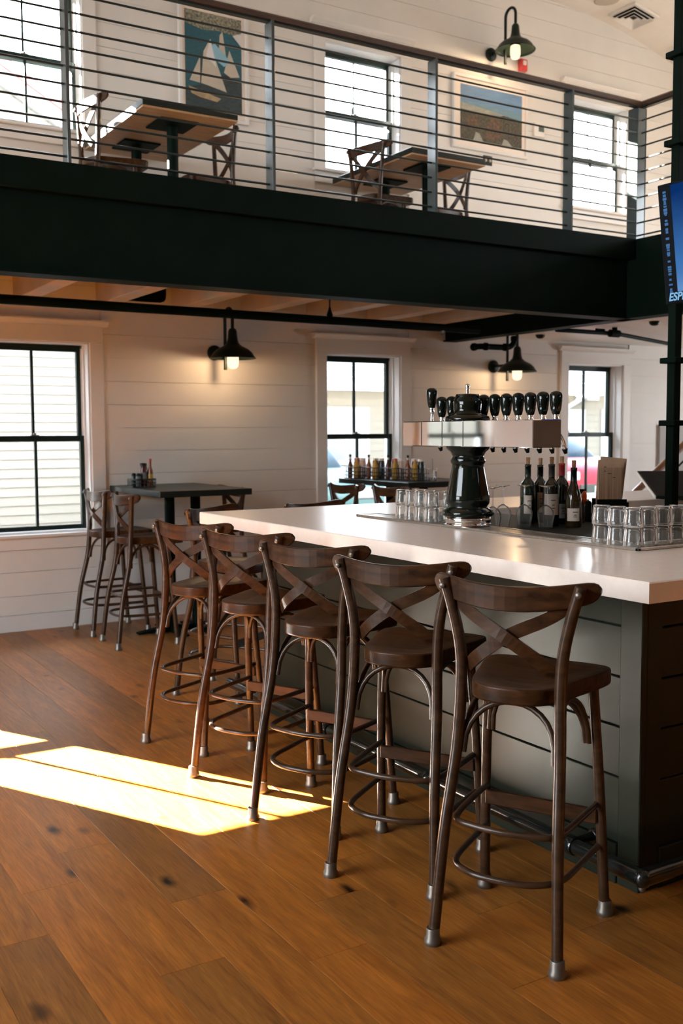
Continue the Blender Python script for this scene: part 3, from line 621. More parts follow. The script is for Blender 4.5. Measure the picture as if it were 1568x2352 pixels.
# ------------------------------------------------------------------ stools and chairs
def make_seat(name, label, cat, S, T, stool, group):
    R = thing(name, label, cat, (0, 0, 0), group)
    k = 1.0 if stool else 0.72
    for s in (1, -1):
        pth = cat_rom([(-0.105-0.11*k, s*(0.158+0.030*k), 0.0), (-0.115-0.058*k, s*(0.152+0.02*k), S*0.42), (-0.118, s*0.157, S*0.74), (-0.100, s*0.151, S+0.0), (-0.097, s*0.158, S+0.11), (-0.100, s*0.183, T-0.09), (-0.104, s*0.206, T-0.014)], 5)
        n = len(pth); leg = MB().tube(pth, [0.0165+0.0015*math.sin(PI*i/n) for i in range(n)], 12).build('rear_leg', 'stool_frame', R)
        MB().lathe([(0.0245, 0.0), (0.026, 0.006), (0.0255, 0.014), (0.021, 0.022), (0.0205, 0.045), (0.019, 0.048)], (pth[0].x, pth[0].y, 0), 14).build('foot_cap', 'pewter', leg)
        MB().lathe([(0.010, 0), (0.010, 0.004), (0.006, 0.007), (0, 0.008)], (-0.104-0.016, s*0.204, T-0.034), 10, (-1, 0, 0)).build('bolt', 'pewter', leg)
        pf = cat_rom([(0.105+0.11*k, s*(0.165+0.034*k), 0.0), (0.125+0.06*k, s*(0.170+0.016*k), S*0.5), (0.158, s*0.168, S-0.03)], 5)
        leg = MB().tube(pf, 0.0165, 12).build('front_leg', 'stool_frame', R)
        MB().lathe([(0.0245, 0.0), (0.026, 0.006), (0.0255, 0.014), (0.021, 0.022), (0.0205, 0.045), (0.019, 0.048)], (pf[0].x, pf[0].y, 0), 14).build('foot_cap', 'pewter', leg)
    # seat: rounded horseshoe
    pts = []
    half = [(0.292, 0.0), (0.290, 0.10), (0.280, 0.165), (0.262, 0.190), (0.235, 0.199), (0.16, 0.188), (0.05, 0.160), (-0.04, 0.139), (-0.085, 0.122), (-0.120, 0.090), (-0.140, 0.045), (-0.145, 0.0)]
    if not stool: half = [(x*0.95, y) for x, y in half]
    cr = cat_rom([(x, y, 0) for x, y in half], 3); pts = [(p.x, p.y) for p in cr]; pts = pts+[(x, -y) for x, y in pts[-2:0:-1]]
    n = len(pts); m = MB(); cx, cy = 0.07, 0
    rings = [(0.955, S-0.050), (0.99, S-0.048), (1.0, S-0.042), (1.0, S-0.0415), (1.0, S-0.0065), (1.0, S-0.006), (0.992, S-0.001), (0.975, S), (0.80, S-0.003), (0.45, S-0.010)]
    vs = []
    for f, zz in rings: vs += [(cx+(x-cx)*f, cy+(y-cy)*f, zz) for x, y in pts]
    fs = []
    for i in range(len(rings)-1):
        for j in range(n): fs.append((i*n+j, i*n+(j+1) % n, (i+1)*n+(j+1) % n, (i+1)*n+j))
    m._add(vs, fs, True); m._add(vs[:n], [tuple(range(n))[::-1]]); m._add(vs[-n:], [tuple(range(n))], True)
    m.build('seat', 'stool_wood', R)
    # curved top rail
    m = MB(); vs = []; NN = 24
    for i in range(NN+1):
        t = math.sin(PI*(i/NN-0.5)); y = 0.252*t; x = -0.138+0.076*t*t; hh = 0.036*(1-0.12*t*t)*math.sqrt(max(0.05, 1-abs(t)**16)); zc = T-0.056+0.030*t*t
        for zz, dx in ((zc-hh, -0.004), (zc-hh+0.003, -0.0075), (zc+hh-0.003, -0.0075), (zc+hh, -0.004), (zc+hh, 0.004), (zc+hh-0.003, 0.0075), (zc-hh+0.003, 0.0075), (zc-hh, 0.004)): vs.append((x+dx, y, zz))
    fs = [(i*8+j, i*8+(j+1) % 8, (i+1)*8+(j+1) % 8, (i+1)*8+j) for i in range(NN) for j in range(8)]
    m._add(vs, fs, False); m._add(vs[:8], [tuple(range(8))]); m._add(vs[-8:], [tuple(range(8))[::-1]])
    m.build('top_rail', 'stool_wood', R)
    # crossing slats
    for s in (1, -1):
        pp = cat_rom([(-0.088, s*0.190, T-0.050), (-0.112, s*0.120, T-0.105), (-0.132-(0.011 if s > 0 else -0.009), 0.0, S+(T-S)*0.47), (-0.118, -s*0.085, S+0.085), (-0.090, -s*0.132, S+0.042)], 6)
        ws = []; ts = []
        for i, p in enumerate(pp):
            d = (pp[min(i+1, len(pp)-1)]-pp[max(i-1, 0)]).normalized(); tn = Vector((1, -0.9*p.y/0.19*0.6, 0)).normalized(); tn = (tn-d*tn.dot(d)).normalized(); ts.append(tn); ws.append(d.cross(tn))
        MB().strip(pp, ws, ts, 0.038, 0.009).build('cross_slat', 'stool_wood', R)
    # bentwood braces under the seat
    def hoop(a, b, topz, endz, inward):
        a, b = Vector(a), Vector(b); pp = []
        for i in range(15):
            t = i/14; ang = PI*t; f = 0.5-0.5*math.cos(ang)*1.0; p = a.lerp(b, f); zz = endz+(topz-endz)*min(1, math.sin(ang)**0.75); p = Vector((p.x, p.y, zz))+Vector(inward)*math.sin(ang); pp.append(p)
        MB().tube(pp, 0.0092, 8).build('bentwood_brace', 'stool_frame', R)
    tz, ez = S-0.058, S-(0.215 if stool else 0.16)
    hoop((-0.112, 0.138, ez), (-0.112, -0.138, ez), tz, ez, (0.045, 0, 0)); hoop((0.150, 0.150, ez), (0.150, -0.150, ez), tz, ez, (-0.02, 0, 0))
    for s in (1, -1): hoop((-0.098, s*0.146, ez), (0.148, s*0.160, ez), tz, ez, (0, -s*0.02, 0))
    if stool:
        for zz, xr, yo in ((0.225, -0.196, 0.0), (0.360, -0.178, -0.004)):
            rp_ = [(0.185, 0.183+yo, zz), (0.03, 0.176+yo, zz), (-0.09, 0.166+yo, zz), (-0.150, 0.138, zz), (xr+0.008, 0.075, zz), (xr, 0.0, zz)]; rp_ = rp_+[(x, -y, z_) for x, y, z_ in rp_[-2::-1]]
            MB().tube(cat_rom(rp_, 5), 0.0098, 10).build('foot_ring', 'stool_frame', R)
        MB().box(0.166, 0.184, -0.182, 0.182, 0.300, 0.345, 0.003).build('footrest_board', 'stool_wood', R)
    else:
        for s in (1, -1): MB().tube([(-0.150, s*0.166, 0.16), (0.165, s*0.172, 0.16)], 0.009, 8).build('stretcher', 'stool_frame', R)
    return R
D2R = math.radians
st = make_seat('bar_stool', 'wooden cross-back bar stool nearest the camera, first from the bar corner', 'bar stool', 0.77, 1.082, True, 'cross-back stools along the bar front')
st.location = (2.0225, 2.2655, 0); st.rotation_euler = (0, 0, D2R(28.3)); WL[st] = Vector((2.0225, 2.2655, 0))
BS = [((2.008, 2.832), 31.0, 'wooden cross-back bar stool second from the bar corner'), ((2.012, 3.410), 27.0, 'wooden cross-back bar stool in the middle of the row of five'), ((2.015, 3.990), 26.0, 'wooden cross-back bar stool fourth from the bar corner, by the sunlit patch'), ((2.015, 4.560), 23.5, 'reddish lit cross-back bar stool at the far end of the bar front')]
for (x, y), a, lb in BS: dup(st, (x, y, 0), D2R(a), lb)
OS = [((2.555, 7.50), 2, 'grey-brown cross-back stool beside the left window, under the left hi-top table'), ((2.570, 6.94), -2, 'grey-brown cross-back stool at the left hi-top table, the one nearer the bar'),
      ((3.42, 7.35), 178, 'dark cross-back stool on the right side of the left hi-top table'),
      ((2.49, 5.33), -58, 'cross-back stool turned at the far end of the bar beside the counter corner'), ((3.14, 5.30), -75, 'dark cross-back stool with only its top rail showing above the far counter edge'),
      ((4.56, 7.20), 2, 'black-looking cross-back stool against the middle window at the condiment table'), ((4.64, 6.66), 0, 'dark cross-back stool right behind the left tumblers at the condiment table')]
for (x, y), a, lb in OS: dup(st, (x, y, 0), D2R(a), lb, 'cross-back stools at the hi-top tables')
ZD = 2.94
ch = make_seat('dining_chair', 'cross-back chair upstairs left of the left table, back in sunlight', 'chair', 0.46, 0.865, False, 'cross-back chairs upstairs')
ch.location = (2.44, 7.12, ZD); ch.rotation_euler = (0, 0, D2R(4))
for (x, y), a, lb in [((3.36, 7.30), 180, 'cross-back chair upstairs right of the left table'), ((4.70, 7.08), 12, 'cross-back chair upstairs against the window, left of the right table'), ((5.60, 7.30), 178, 'cross-back chair upstairs right of the right table, back in sunlight')]:
    dup(ch, (x, y, ZD), D2R(a), lb)

# ------------------------------------------------------------------ tables
def table(x0, x1, y0, y1, zt, zf, cols, label, th=0.045, upstairs=False):
    R = thing('pedestal_table', label, 'table', ((x0+x1)/2, (y0+y1)/2, zf))
    MB().box(x0, x1, y0, y1, zt-th, zt, 0.004).build('tabletop', 'table_black', R)
    if upstairs: MB().box(x0+0.002, x1-0.002, y0+0.002, y1-0.002, zt-th-0.012, zt-th).build('table_underside', 'table_wood', R, {'label': 'bare wood underside'})
    zz = zt-th-(0.012 if upstairs else 0)
    for (px, py) in cols:
        c = MB().lathe([(0.038, zf+0.02), (0.038, zz-0.01)], (px, py, 0), 18).build('column', 'black_steel', R)
        MB().box(px-0.14, px+0.14, py-0.14, py+0.14, zz-0.014, zz, 0.004).build('top_plate', 'black_steel', c)
        m = MB()
        for a in (0, PI/2):
            d = Vector((math.cos(a), math.sin(a), 0)); q = Vector((-d.y, d.x, 0))
            m.prism([(-0.27, 0.0), (0.27, 0.0), (0.27, 0.012), (0.05, 0.045), (-0.05, 0.045), (-0.27, 0.012)], -0.03, 0.03, lambda u, v, w_: Vector((px, py, zf))+d*u+q*w_+Vector((0, 0, v)))
        m.build('cross_base', 'black_steel', c)
    return R
table(2.655, 3.375, 6.72, 7.77, 1.09, 0.0, [(2.93, 7.22), (3.14, 7.22)], 'black hi-top pedestal table under the left gooseneck lamp')
table(4.76, 5.50, 6.70, 7.77, 1.09, 0.0, [(5.13, 7.0), (5.13, 7.5)], 'black hi-top table with condiment caddies before the middle window')
table(2.51, 3.20, 6.52, 7.75, 3.685, ZD, [(2.83, 6.80), (2.80, 7.42)], 'long upstairs table with dark top and wood underside by the sailing photo', upstairs=True)
table(4.70, 5.43, 6.57, 7.75, 3.685, ZD, [(5.05, 6.85), (5.03, 7.42)], 'long upstairs table with dark top in front of the middle upper window', upstairs=True)

# ------------------------------------------------------------------ bar
BX, BY0, BY1, BXE = 2.25, 1.99, 5.118, 6.4
XI = 2.945; YN, YF = 2.675, 4.42          # inner edges
tp = MB()
poly = [(BX, BY0), (BXE, BY0), (BXE, YN), (XI, YN), (XI, YF), (BXE, YF), (BXE, BY1), (BX, BY1)]
zt, zb = 1.07, 1.008
def ins(P, d):
    n = len(P); out_ = []
    for i in range(n):
        a, b, c = Vector(P[i-1]), Vector(P[i]), Vector(P[(i+1) % n]); e1 = (b-a).normalized(); e2 = (c-b).normalized(); n1 = Vector((-e1.y, e1.x)); n2 = Vector((-e2.y, e2.x)); bis = (n1+n2); out_.append(tuple(b+bis*d/(1+n1.dot(n2))))
    return out_
pi_ = ins(poly, 0.004); n = len(poly)
vs = [(x, y, zb) for x, y in poly]+[(x, y, zt-0.004) for x, y in poly]+[(x, y, zt) for x, y in pi_]
tp._add(vs, [tuple(range(n))[::-1]]+[(i, (i+1) % n, n+(i+1) % n, n+i) for i in range(n)]+[(n+i, n+(i+1) % n, 2*n+(i+1) % n, 2*n+i) for i in range(n)]+[tuple(range(2*n, 3*n))])
one(tp, 'bar_countertop', 'quartz', 'thick pale quartz bar countertop wrapping around the bar', 'countertop', (BX, BY0, zb))
PXF, PYN = 2.50, 2.235
BB = thing('bar_cabinet', 'dark green-black shiplap bar cabinet under the pale countertop', 'bar', (PXF, PYN, 0))
m = MB(); m.box(PXF+0.02, XI+0.0, PYN+0.02, 4.87, 0.0, zb); m.box(XI, BXE, PYN+0.02, YN, 0, zb); m.box(XI, BXE, YF, 4.87, 0, zb); m.build('carcass', 'bar_void', BB)
zl = [0.135, 0.359, 0.529, 0.696, 0.865, 1.008]
for a, b in zip(zl[:-1], zl[1:]):
    MB().box(PXF+0.004, PXF+0.022, PYN+0.092, 4.87, a+0.003, b-0.003, 0.002).build('shiplap_board', 'bar_panel_paint', BB)
    MB().box(PXF+0.095, BXE, PYN+0.004, PYN+0.022, a+0.003, b-0.003, 0.002).build('shiplap_board', 'bar_panel_paint', BB)
    MB().box(PXF+0.022, BXE, 4.868, 4.886, a+0.003, b-0.003, 0.002).build('shiplap_board', 'bar_panel_paint', BB)
m = MB(); m.box(PXF-0.002, PXF+0.024, PYN-0.002, PYN+0.090, 0.0, zb, 0.003); m.box(PXF+0.022, PXF+0.094, PYN-0.002, PYN+0.022, 0.0, zb, 0.003); m.build('corner_board', 'bar_panel_paint', BB)
m = MB(); m.box(PXF-0.008, PXF+0.022, PYN+0.09, 4.88, 0.0, 0.135, 0.003); m.box(PXF+0.09, BXE, PYN-0.008, PYN+0.022, 0.0, 0.135, 0.003); m.build('plinth_board', 'bar_panel_paint', BB)
m = MB(); m.box(XI+0.002, 3.72, YN+0.002, YF-0.002, 0.60, 1.045); m.build('service_shelf', 'bar_void', BB, {'label': 'black rubber-topped service shelf'})
FR = thing('foot_rail', 'glossy black tubular foot rail on brackets along the bar foot', 'foot rail', (2.385, 2.11, 0.13))
fx, fy, fz = 2.385, 2.115, 0.125
MB().tube([(fx, 5.05, fz), (fx, 3.6, fz), (fx, fy, fz)], 0.026, 16).build('rail_tube', 'black_foot_rail', FR)
MB().tube([(fx, fy, fz), (4.0, fy, fz), (6.3, fy, fz)], 0.026, 16).build('rail_tube', 'black_foot_rail', FR)
m = MB(); m.lathe([(0.0, -0.03), (0.02, -0.024), (0.026, -0.01), (0.0275, 0.0), (0.026, 0.01), (0.02, 0.024), (0.0, 0.03)], (fx, fy, fz), 16); m.tube([(fx, fy, fz), (fx, fy+0.12, fz)], 0.028, 16); m.tube([(fx, fy, fz), (fx+0.12, fy, fz)], 0.028, 16); m.build('corner_elbow', 'black_foot_rail', FR)
for yb in (2.42, 3.2, 4.0, 4.8):
    m = MB(); m.lathe([(0.031, -0.02), (0.033, -0.012), (0.033, 0.012), (0.031, 0.02)], (fx, yb, fz), 16, (0, 1, 0)); m.tube(cat_rom([(fx, yb, fz), (fx+0.05, yb, fz+0.01), (PXF, yb, fz+0.005)], 4), 0.014, 10); m.lathe([(0.03, 0), (0.03, 0.008), (0.02, 0.014)], (PXF-0.008, yb, fz+0.005), 14, (-1, 0, 0)); m.build('rail_bracket', 'black_foot_rail', FR)
m = MB(); m.lathe([(0.010, -0.026), (0.012, -0.034), (0.007, -0.044), (0.0, -0.046)], (fx, fy, fz), 12); m.build('elbow_screw', 'pewter', FR)
# drip trays
DT = thing('drip_tray', 'long ribbed steel drip tray along the inner edge of the counter', 'drip tray', (2.80, 2.53, 1.07))
m = MB(); m.box(2.80, 2.815, 2.53, 4.40, 1.07, 1.081, 0.002); m.box(2.925, 2.94, 2.68, 4.40, 1.07, 1.081, 0.002); m.box(2.80, 4.2, 2.53, 2.545, 1.07, 1.081, 0.002); m.box(2.94, 4.2, 2.655, 2.67, 1.07, 1.081, 0.002); m.box(2.80, 2.94, 4.385, 4.40, 1.07, 1.081, 0.002); m.build('tray_rim', 'brushed_steel', DT)
m = MB(); m.box(2.812, 2.93, 2.54, 4.39, 1.0702, 1.073); m.box(2.93, 4.2, 2.54, 2.66, 1.0702, 1.073); m.build('tray_base', 'brushed_steel', DT)
m = MB()
for i in range(90): y = 2.55+1.83*i/89; m.box(2.815, 2.925, y-0.004, y+0.004, 1.073, 1.0785)
for i in range(60): x = 2.94+1.25*i/59; m.box(x-0.004, x+0.004, 2.545, 2.655, 1.073, 1.0785)
m.build('tray_rib', 'brushed_steel', DT, {'kind': 'stuff'})

# beer tower
TX, TY = 2.885, 3.60
BT = thing('beer_tower', 'black ceramic draft beer tower with chrome tap box and black handles', 'beer tower', (TX, TY, 1.07))
MB().lathe([(0.103, 1.0815), (0.106, 1.083), (0.106, 1.088), (0.100, 1.091), (0.100, 1.096), (0.104, 1.099), (0.104, 1.116), (0.098, 1.120)], (TX, TY, 0), 40).build('chrome_base', 'chrome', BT)
MB().lathe([(0.095, 1.118), (0.112, 1.124), (0.118, 1.134), (0.113, 1.147), (0.092, 1.158), (0.087, 1.166), (0.096, 1.178), (0.099, 1.195), (0.096, 1.22), (0.084, 1.28), (0.074, 1.335), (0.071, 1.352), (0.077, 1.362), (0.079, 1.372), (0.072, 1.384), (0.070, 1.392), (0.080, 1.408), (0.094, 1.420), (0.098, 1.432)], (TX, TY, 0), 40).build('ceramic_column', 'black_ceramic', BT)
bm_ = MB(); bm_.box(2.80, 2.955, 3.085, 3.985, 1.432, 1.546, 0.003); bm_.build('tap_box', 'chrome', BT)
for y in (3.835, 3.68, 3.53): MB().box(2.7985, 2.7995, y-0.0012, y+0.0012, 1.436, 1.542).build('reflection_line', 'cap_black', BT)  # dark strips painting mullion reflections onto the chrome
MB().lathe([(0.098, 1.546), (0.101, 1.553), (0.097, 1.565), (0.075, 1.574), (0.060, 1.583), (0.062, 1.600), (0.064, 1.628), (0.060, 1.640), (0.054, 1.646), (0.055, 1.655), (0.050, 1.664), (0.0, 1.667)], (TX-0.005, TY, 0), 36).build('ceramic_cap', 'black_ceramic', BT)
MB().lathe([(0.006, 1.664), (0.008, 1.672), (0.006, 1.678), (0.010, 1.684), (0.006, 1.690), (0.011, 1.700), (0.008, 1.709), (0.0, 1.712)], (TX-0.005, TY, 0), 16).build('finial', 'chrome', BT)
hy = [4.005, 3.905, 3.80, 3.70, 3.60, 3.53, 3.452, 3.373, 3.305, 3.262, 3.205, 3.165]
hy = [3.150+0.0775*i for i in range(11)]+[4.005]
for i, y in enumerate(hy):
    dz = 0.045 if i == 11 else 0.0; X = 2.985
    H = MB().lathe([(0.011, 1.566+dz), (0.016, 1.570+dz), (0.022, 1.590+dz), (0.027, 1.625+dz), (0.026, 1.648+dz), (0.021, 1.658+dz), (0.010, 1.664+dz), (0.0, 1.665+dz)], (X, y, 0), 18).build('tap_handle', 'black_ceramic', BT)
    MB().lathe([(0.008, 1.497), (0.012, 1.502), (0.008, 1.510), (0.0075, 1.530+dz), (0.010, 1.545+dz), (0.013, 1.552+dz), (0.009, 1.558+dz), (0.013, 1.563+dz), (0.012, 1.567+dz)], (X, y, 0), 14).build('ferrule', 'chrome', H)
    m = MB(); m.tube([(2.955, y, 1.490), (2.985, y, 1.490)], 0.011, 12); m.lathe([(0.014, 1.478), (0.015, 1.49), (0.012, 1.503)], (X, y, 0), 14); m.tube(cat_rom([(2.985, y, 1.488), (3.010, y, 1.475), (3.032, y, 1.440), (3.040, y, 1.418)], 5), [0.011]*6+[0.010]*5+[0.0085]*5, 12); m.build('faucet', 'chrome', H)
    m = MB(); m.tube([(3.037, y, 1.424), (3.043, y, 1.405)], [0.0125, 0.007], 12); m.build('spout_plug', 'cap_black', H)

# tumblers
def tumbler(loc, label, group, proto=[None]):
    if proto[0] is None:
        m = MB(); pr = [(0.0, 0.071), (0.029, 0.071), (0.0315, 0.068), (0.0325, 0.06), (0.0335, 0.045), (0.0362, 0.022), (0.0368, 0.003), (0.036, 0.0), (0.0345, 0.002), (0.0335, 0.020), (0.031, 0.045), (0.0298, 0.058), (0.0, 0.061)]
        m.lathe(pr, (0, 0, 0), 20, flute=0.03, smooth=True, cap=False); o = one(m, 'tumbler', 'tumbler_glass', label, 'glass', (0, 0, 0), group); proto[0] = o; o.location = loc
    else:
        o = proto[0].copy(); COL.objects.link(o); o.location = loc; o['label'] = label; o['group'] = group; o.rotation_euler = (0, 0, random.uniform(0, 6))
    return o
ORD = ['first', 'second', 'third', 'fourth', 'fifth', 'sixth', 'seventh', 'eighth', 'ninth', 'tenth']
TR = [(2.842, 2.748, 'at its far left end'), (2.842, 2.670, 'second along its left side'), (2.842, 2.592, 'at its front left corner')]+[(2.842+0.078*k, 2.592, '%s along its front row' % ORD[k]) for k in range(1, 7)]
for tier in (0, 1):
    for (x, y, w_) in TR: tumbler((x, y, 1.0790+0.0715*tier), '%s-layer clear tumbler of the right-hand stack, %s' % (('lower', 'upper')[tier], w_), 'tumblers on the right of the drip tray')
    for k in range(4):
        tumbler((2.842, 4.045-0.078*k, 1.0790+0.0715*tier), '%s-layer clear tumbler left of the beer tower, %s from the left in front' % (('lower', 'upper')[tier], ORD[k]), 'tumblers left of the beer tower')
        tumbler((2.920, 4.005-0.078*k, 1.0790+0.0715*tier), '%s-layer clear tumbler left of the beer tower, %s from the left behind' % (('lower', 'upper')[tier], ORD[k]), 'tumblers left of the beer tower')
# wine glasses upside down
def wineglass(loc, label, proto=[None]):
    if proto[0] is None:
        R = thing('wine_glass', label, 'wine glass', (0, 0, 0), 'upside-down wine glasses on the service shelf')
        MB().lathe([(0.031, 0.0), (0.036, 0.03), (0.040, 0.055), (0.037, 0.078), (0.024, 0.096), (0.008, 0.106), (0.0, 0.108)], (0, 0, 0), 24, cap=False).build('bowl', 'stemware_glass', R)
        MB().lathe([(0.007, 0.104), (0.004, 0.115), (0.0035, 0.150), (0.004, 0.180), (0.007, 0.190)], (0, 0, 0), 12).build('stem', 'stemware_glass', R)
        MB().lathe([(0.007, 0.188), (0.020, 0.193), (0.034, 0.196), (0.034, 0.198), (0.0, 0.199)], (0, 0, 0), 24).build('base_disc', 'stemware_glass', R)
        R.location = loc; proto[0] = R; WL[R] = Vector(loc)
    else: dup(proto[0], loc, 0, label)
WG = [((3.080, 3.660), 'upside-down wine glass half hidden by the beer tower'), ((3.210, 3.740), 'second upside-down wine glass from the beer tower'), ((3.290, 3.680), 'third upside-down wine glass from the beer tower'), ((3.345, 3.590), 'upside-down wine glass in front of the leftmost wine bottle')]
for (x, y), lb in WG: wineglass((x, y, 1.0455), lb)
# wine bottles
def wine(x, y, hb, body, neck, label, lab, kind='bordeaux'):
    z0 = 1.0455; R = thing('wine_bottle', label, 'wine bottle', (x, y, z0), 'corked wine bottles behind the bar')
    if kind == 'bordeaux': pr = [(0.0, 0.0), (0.034, 0.0), (0.0375, 0.005), (0.0375, 0.185), (0.034, 0.200), (0.022, 0.216), (0.0155, 0.226), (0.0145, 0.240)]
    else: pr = [(0.0, 0.0), (0.036, 0.0), (0.0385, 0.005), (0.0385, 0.13), (0.034, 0.16), (0.024, 0.195), (0.016, 0.225), (0.0145, 0.240)]
    pr = [(r, z*hb/0.30) for r, z in pr]
    MB().lathe([(r, z0+z) for r, z in pr], (x, y, 0), 24, cap=False).build('body', body, R)
    nz0, nz1 = 0.240*hb/0.30, 0.296*hb/0.30
    if kind == 'burgundy': nz0 = 0.22*hb/0.30
    MB().lathe([(0.0155, z0+nz0-0.004), (0.0150, z0+nz1-0.014), (0.0165, z0+nz1-0.012), (0.0165, z0+nz1), (0.0, z0+nz1+0.001)], (x, y, 0), 20).build('neck', neck, R)
    MB().lathe([(0.0095, z0+nz1-0.002), (0.0105, z0+nz1+0.034), (0.0, z0+nz1+0.035)], (x, y, 0), 14).build('cork', 'cork', R)
    if lab:
        m = MB(); c0 = math.atan2(-y, -x); n = 14; lm, za, zb2, wid = lab; ro = (0.0375 if kind == 'bordeaux' else 0.0385)+0.0005; vs = []
        for zz in (za, zb2):
            for i in range(n+1): a = c0-wid+2*wid*i/n; vs.append((x+ro*math.cos(a), y+ro*math.sin(a), z0+zz))
        m._add(vs, [(i, i+1, n+2+i, n+1+i) for i in range(n)], True); L_ = m.build('paper_label', lm, R)
        m = MB()
        for kx, (za2, w2) in enumerate(((za+(zb2-za)*0.68, 0.30), (za+(zb2-za)*0.45, 0.16), (za+(zb2-za)*0.30, 0.22))):
            vs = []
            for zz in (za2, za2+0.004):
                for i in range(5): a = c0+0.25-w2+2*w2*i/4; vs.append((x+(ro+0.0004)*math.cos(a), y+(ro+0.0004)*math.sin(a), z0+zz))
            m._add(vs, [(i, i+1, 6+i, 5+i) for i in range(4)])
        m.build('print', 'ink', L_)
wine(3.420, 3.800, 0.295, 'bottle_green', 'bottle_green', 'green corked wine bottle leftmost of the five, seen through a wine glass', ('label_cream', 0.05, 0.14, 0.5))
wine(3.515, 3.815, 0.290, 'bottle_green', 'bottle_green', 'dark green corked wine bottle second from the left', ('label_cream', 0.05, 0.15, 0.35))
wine(3.420, 3.633, 0.300, 'bottle_dark', 'foil_grey', 'grey-necked corked wine bottle with large cream label', ('label_cream', 0.055, 0.155, 1.0))
wine(3.540, 3.690, 0.300, 'bottle_dark', 'foil_red', 'corked wine bottle with red foil neck', ('label_grey', 0.03, 0.10, 0.9))
wine(3.470, 3.537, 0.285, 'bottle_amber', 'bottle_dark', 'slender dark corked wine bottle at the right end of the five', ('label_cream', 0.03, 0.09, 0.8), 'burgundy')

# back-of-bar clutter
R = thing('menu_holder', 'black holder packed with brown paper menus', 'menu holder', (3.88, 3.66, 1.0455))
fd = Vector((-0.52, -0.85, 0)); sd = Vector((0.85, -0.52, 0)); base = Vector((3.88, 3.70, 1.045)); U = Vector((0, 0, 1))
MB().obox(base+U*0.055+fd*0.045, (sd, fd, U), (0.075, 0.005, 0.055), 0.002).build('front_panel', 'cap_black', R)
m = MB(); m.obox(base+U*0.055-fd*0.06, (sd, fd, U), (0.075, 0.005, 0.055), 0.002); m.obox(base+U*0.006, (sd, fd, U), (0.078, 0.06, 0.006)); m.obox(base+sd*0.078+U*0.05, (sd, fd, U), (0.006, 0.055, 0.045), 0.002); m.build('holder_body', 'cap_black', R)
R = None
def sheet(off, tilt, hgt, wid, lb, th=0.004):
    q = thing('paper_menu', lb, 'menu', tuple(base+fd*off), 'paper menus in the black holder')
    Y_ = (U*math.cos(tilt)+sd*math.sin(tilt)); X_ = (sd*math.cos(tilt)-U*math.sin(tilt))
    MB().obox(base+fd*off+U*0.014+Y_*hgt/2, (X_, fd, Y_), (wid/2, th/2, hgt/2)).build('paper_stack', 'paper' if th < 0.01 else 'paper_edge', q)
    m = MB(); c = base+fd*(off+th/2+0.0006)+U*0.014
    for k, (a, w_) in enumerate(((0.93, 0.3), (0.88, 0.55), (0.80, 0.4))): m.obox(c+Y_*hgt*a-X_*wid*(0.22-0.2*k), (X_, fd, Y_), (wid*w_/7, 0.0003, 0.0018))
    m.build('print', 'ink', q)
sheet(-0.045, 0.10, 0.305, 0.135, 'rearmost paper menu standing tallest and tilted in the holder'); sheet(-0.030, 0.05, 0.290, 0.135, 'second paper menu from the back of the holder')
sheet(-0.015, 0.03, 0.275, 0.130, 'middle paper menu in the holder'); sheet(0.008, -0.02, 0.255, 0.115, 'thick stack of paper menus at the front of the holder', 0.022)
R = thing('napkin_caddy', 'low black napkin caddy left of the menu holder', 'caddy', (3.77, 3.76, 1.0455)); b0 = Vector((3.775, 3.80, 1.0455))
m = MB(); m.obox(b0+U*0.05, (sd, fd, U), (0.045, 0.05, 0.05), 0.004); m.build('box_body', 'cap_black', R); MB().obox(b0+U*0.095, (sd, fd, U), (0.036, 0.04, 0.012)).build('napkin_stack', 'paper', R); MB().obox(b0+U*0.125-fd*0.045, (sd, fd, U), (0.040, 0.004, 0.03), 0.002).build('back_plate', 'cap_black', R)
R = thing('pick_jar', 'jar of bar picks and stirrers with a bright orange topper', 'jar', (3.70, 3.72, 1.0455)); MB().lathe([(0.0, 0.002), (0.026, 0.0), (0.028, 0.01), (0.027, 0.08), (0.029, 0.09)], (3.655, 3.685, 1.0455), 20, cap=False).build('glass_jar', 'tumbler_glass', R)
for k in range(6):
    a = k*1.05; MB().tube([(3.655+0.012*math.cos(a), 3.685+0.012*math.sin(a), 1.05), (3.655+0.026*math.cos(a+.3), 3.685+0.026*math.sin(a+.3), 1.155+0.008*(k % 3))], 0.003, 6).build('stirrer', 'shaker_dark', R)
MB().lathe([(0.0, 0.0), (0.014, 0.008), (0.017, 0.03), (0.014, 0.052), (0.006, 0.068), (0.0, 0.07)], (3.668, 3.678, 1.135), 10, (0.15, -0.1, 1)).build('orange_topper', 'orange_plastic', R)
# tablet till
R = thing('till_tablet', 'black point-of-sale tablet tilted on a stand on the far counter', 'tablet', (5.05, 4.30, 1.0705))
bl, tl, wv = Vector((4.86, 4.26, 1.095)), Vector((5.20, 4.72, 1.225)), Vector((0.34, -0.22, 0)); yv = tl-bl; nv = wv.cross(yv).normalized()
MB().obox((bl+tl)/2+wv/2, (wv, yv, nv), (wv.length/2, yv.length/2, 0.010), 0.003).build('tablet_body', 'cap_black', R)
MB().obox(bl+(tl-bl)*0.5-wv.normalized()*0.003, (wv, yv, nv), (0.003, yv.length/2, 0.008)).build('lit_edge_strip', 'white_plastic', R, {'label': 'side edge painted as lit'})  # bright strip painted where the tablet edge catches light
m = MB(); m.obox((bl+tl)/2+wv/2+nv*0.0105, (wv, yv, nv), (wv.length/2-0.015, yv.length/2-0.015, 0.0006)); m.build('dark_screen', 'screen_bezel', R)
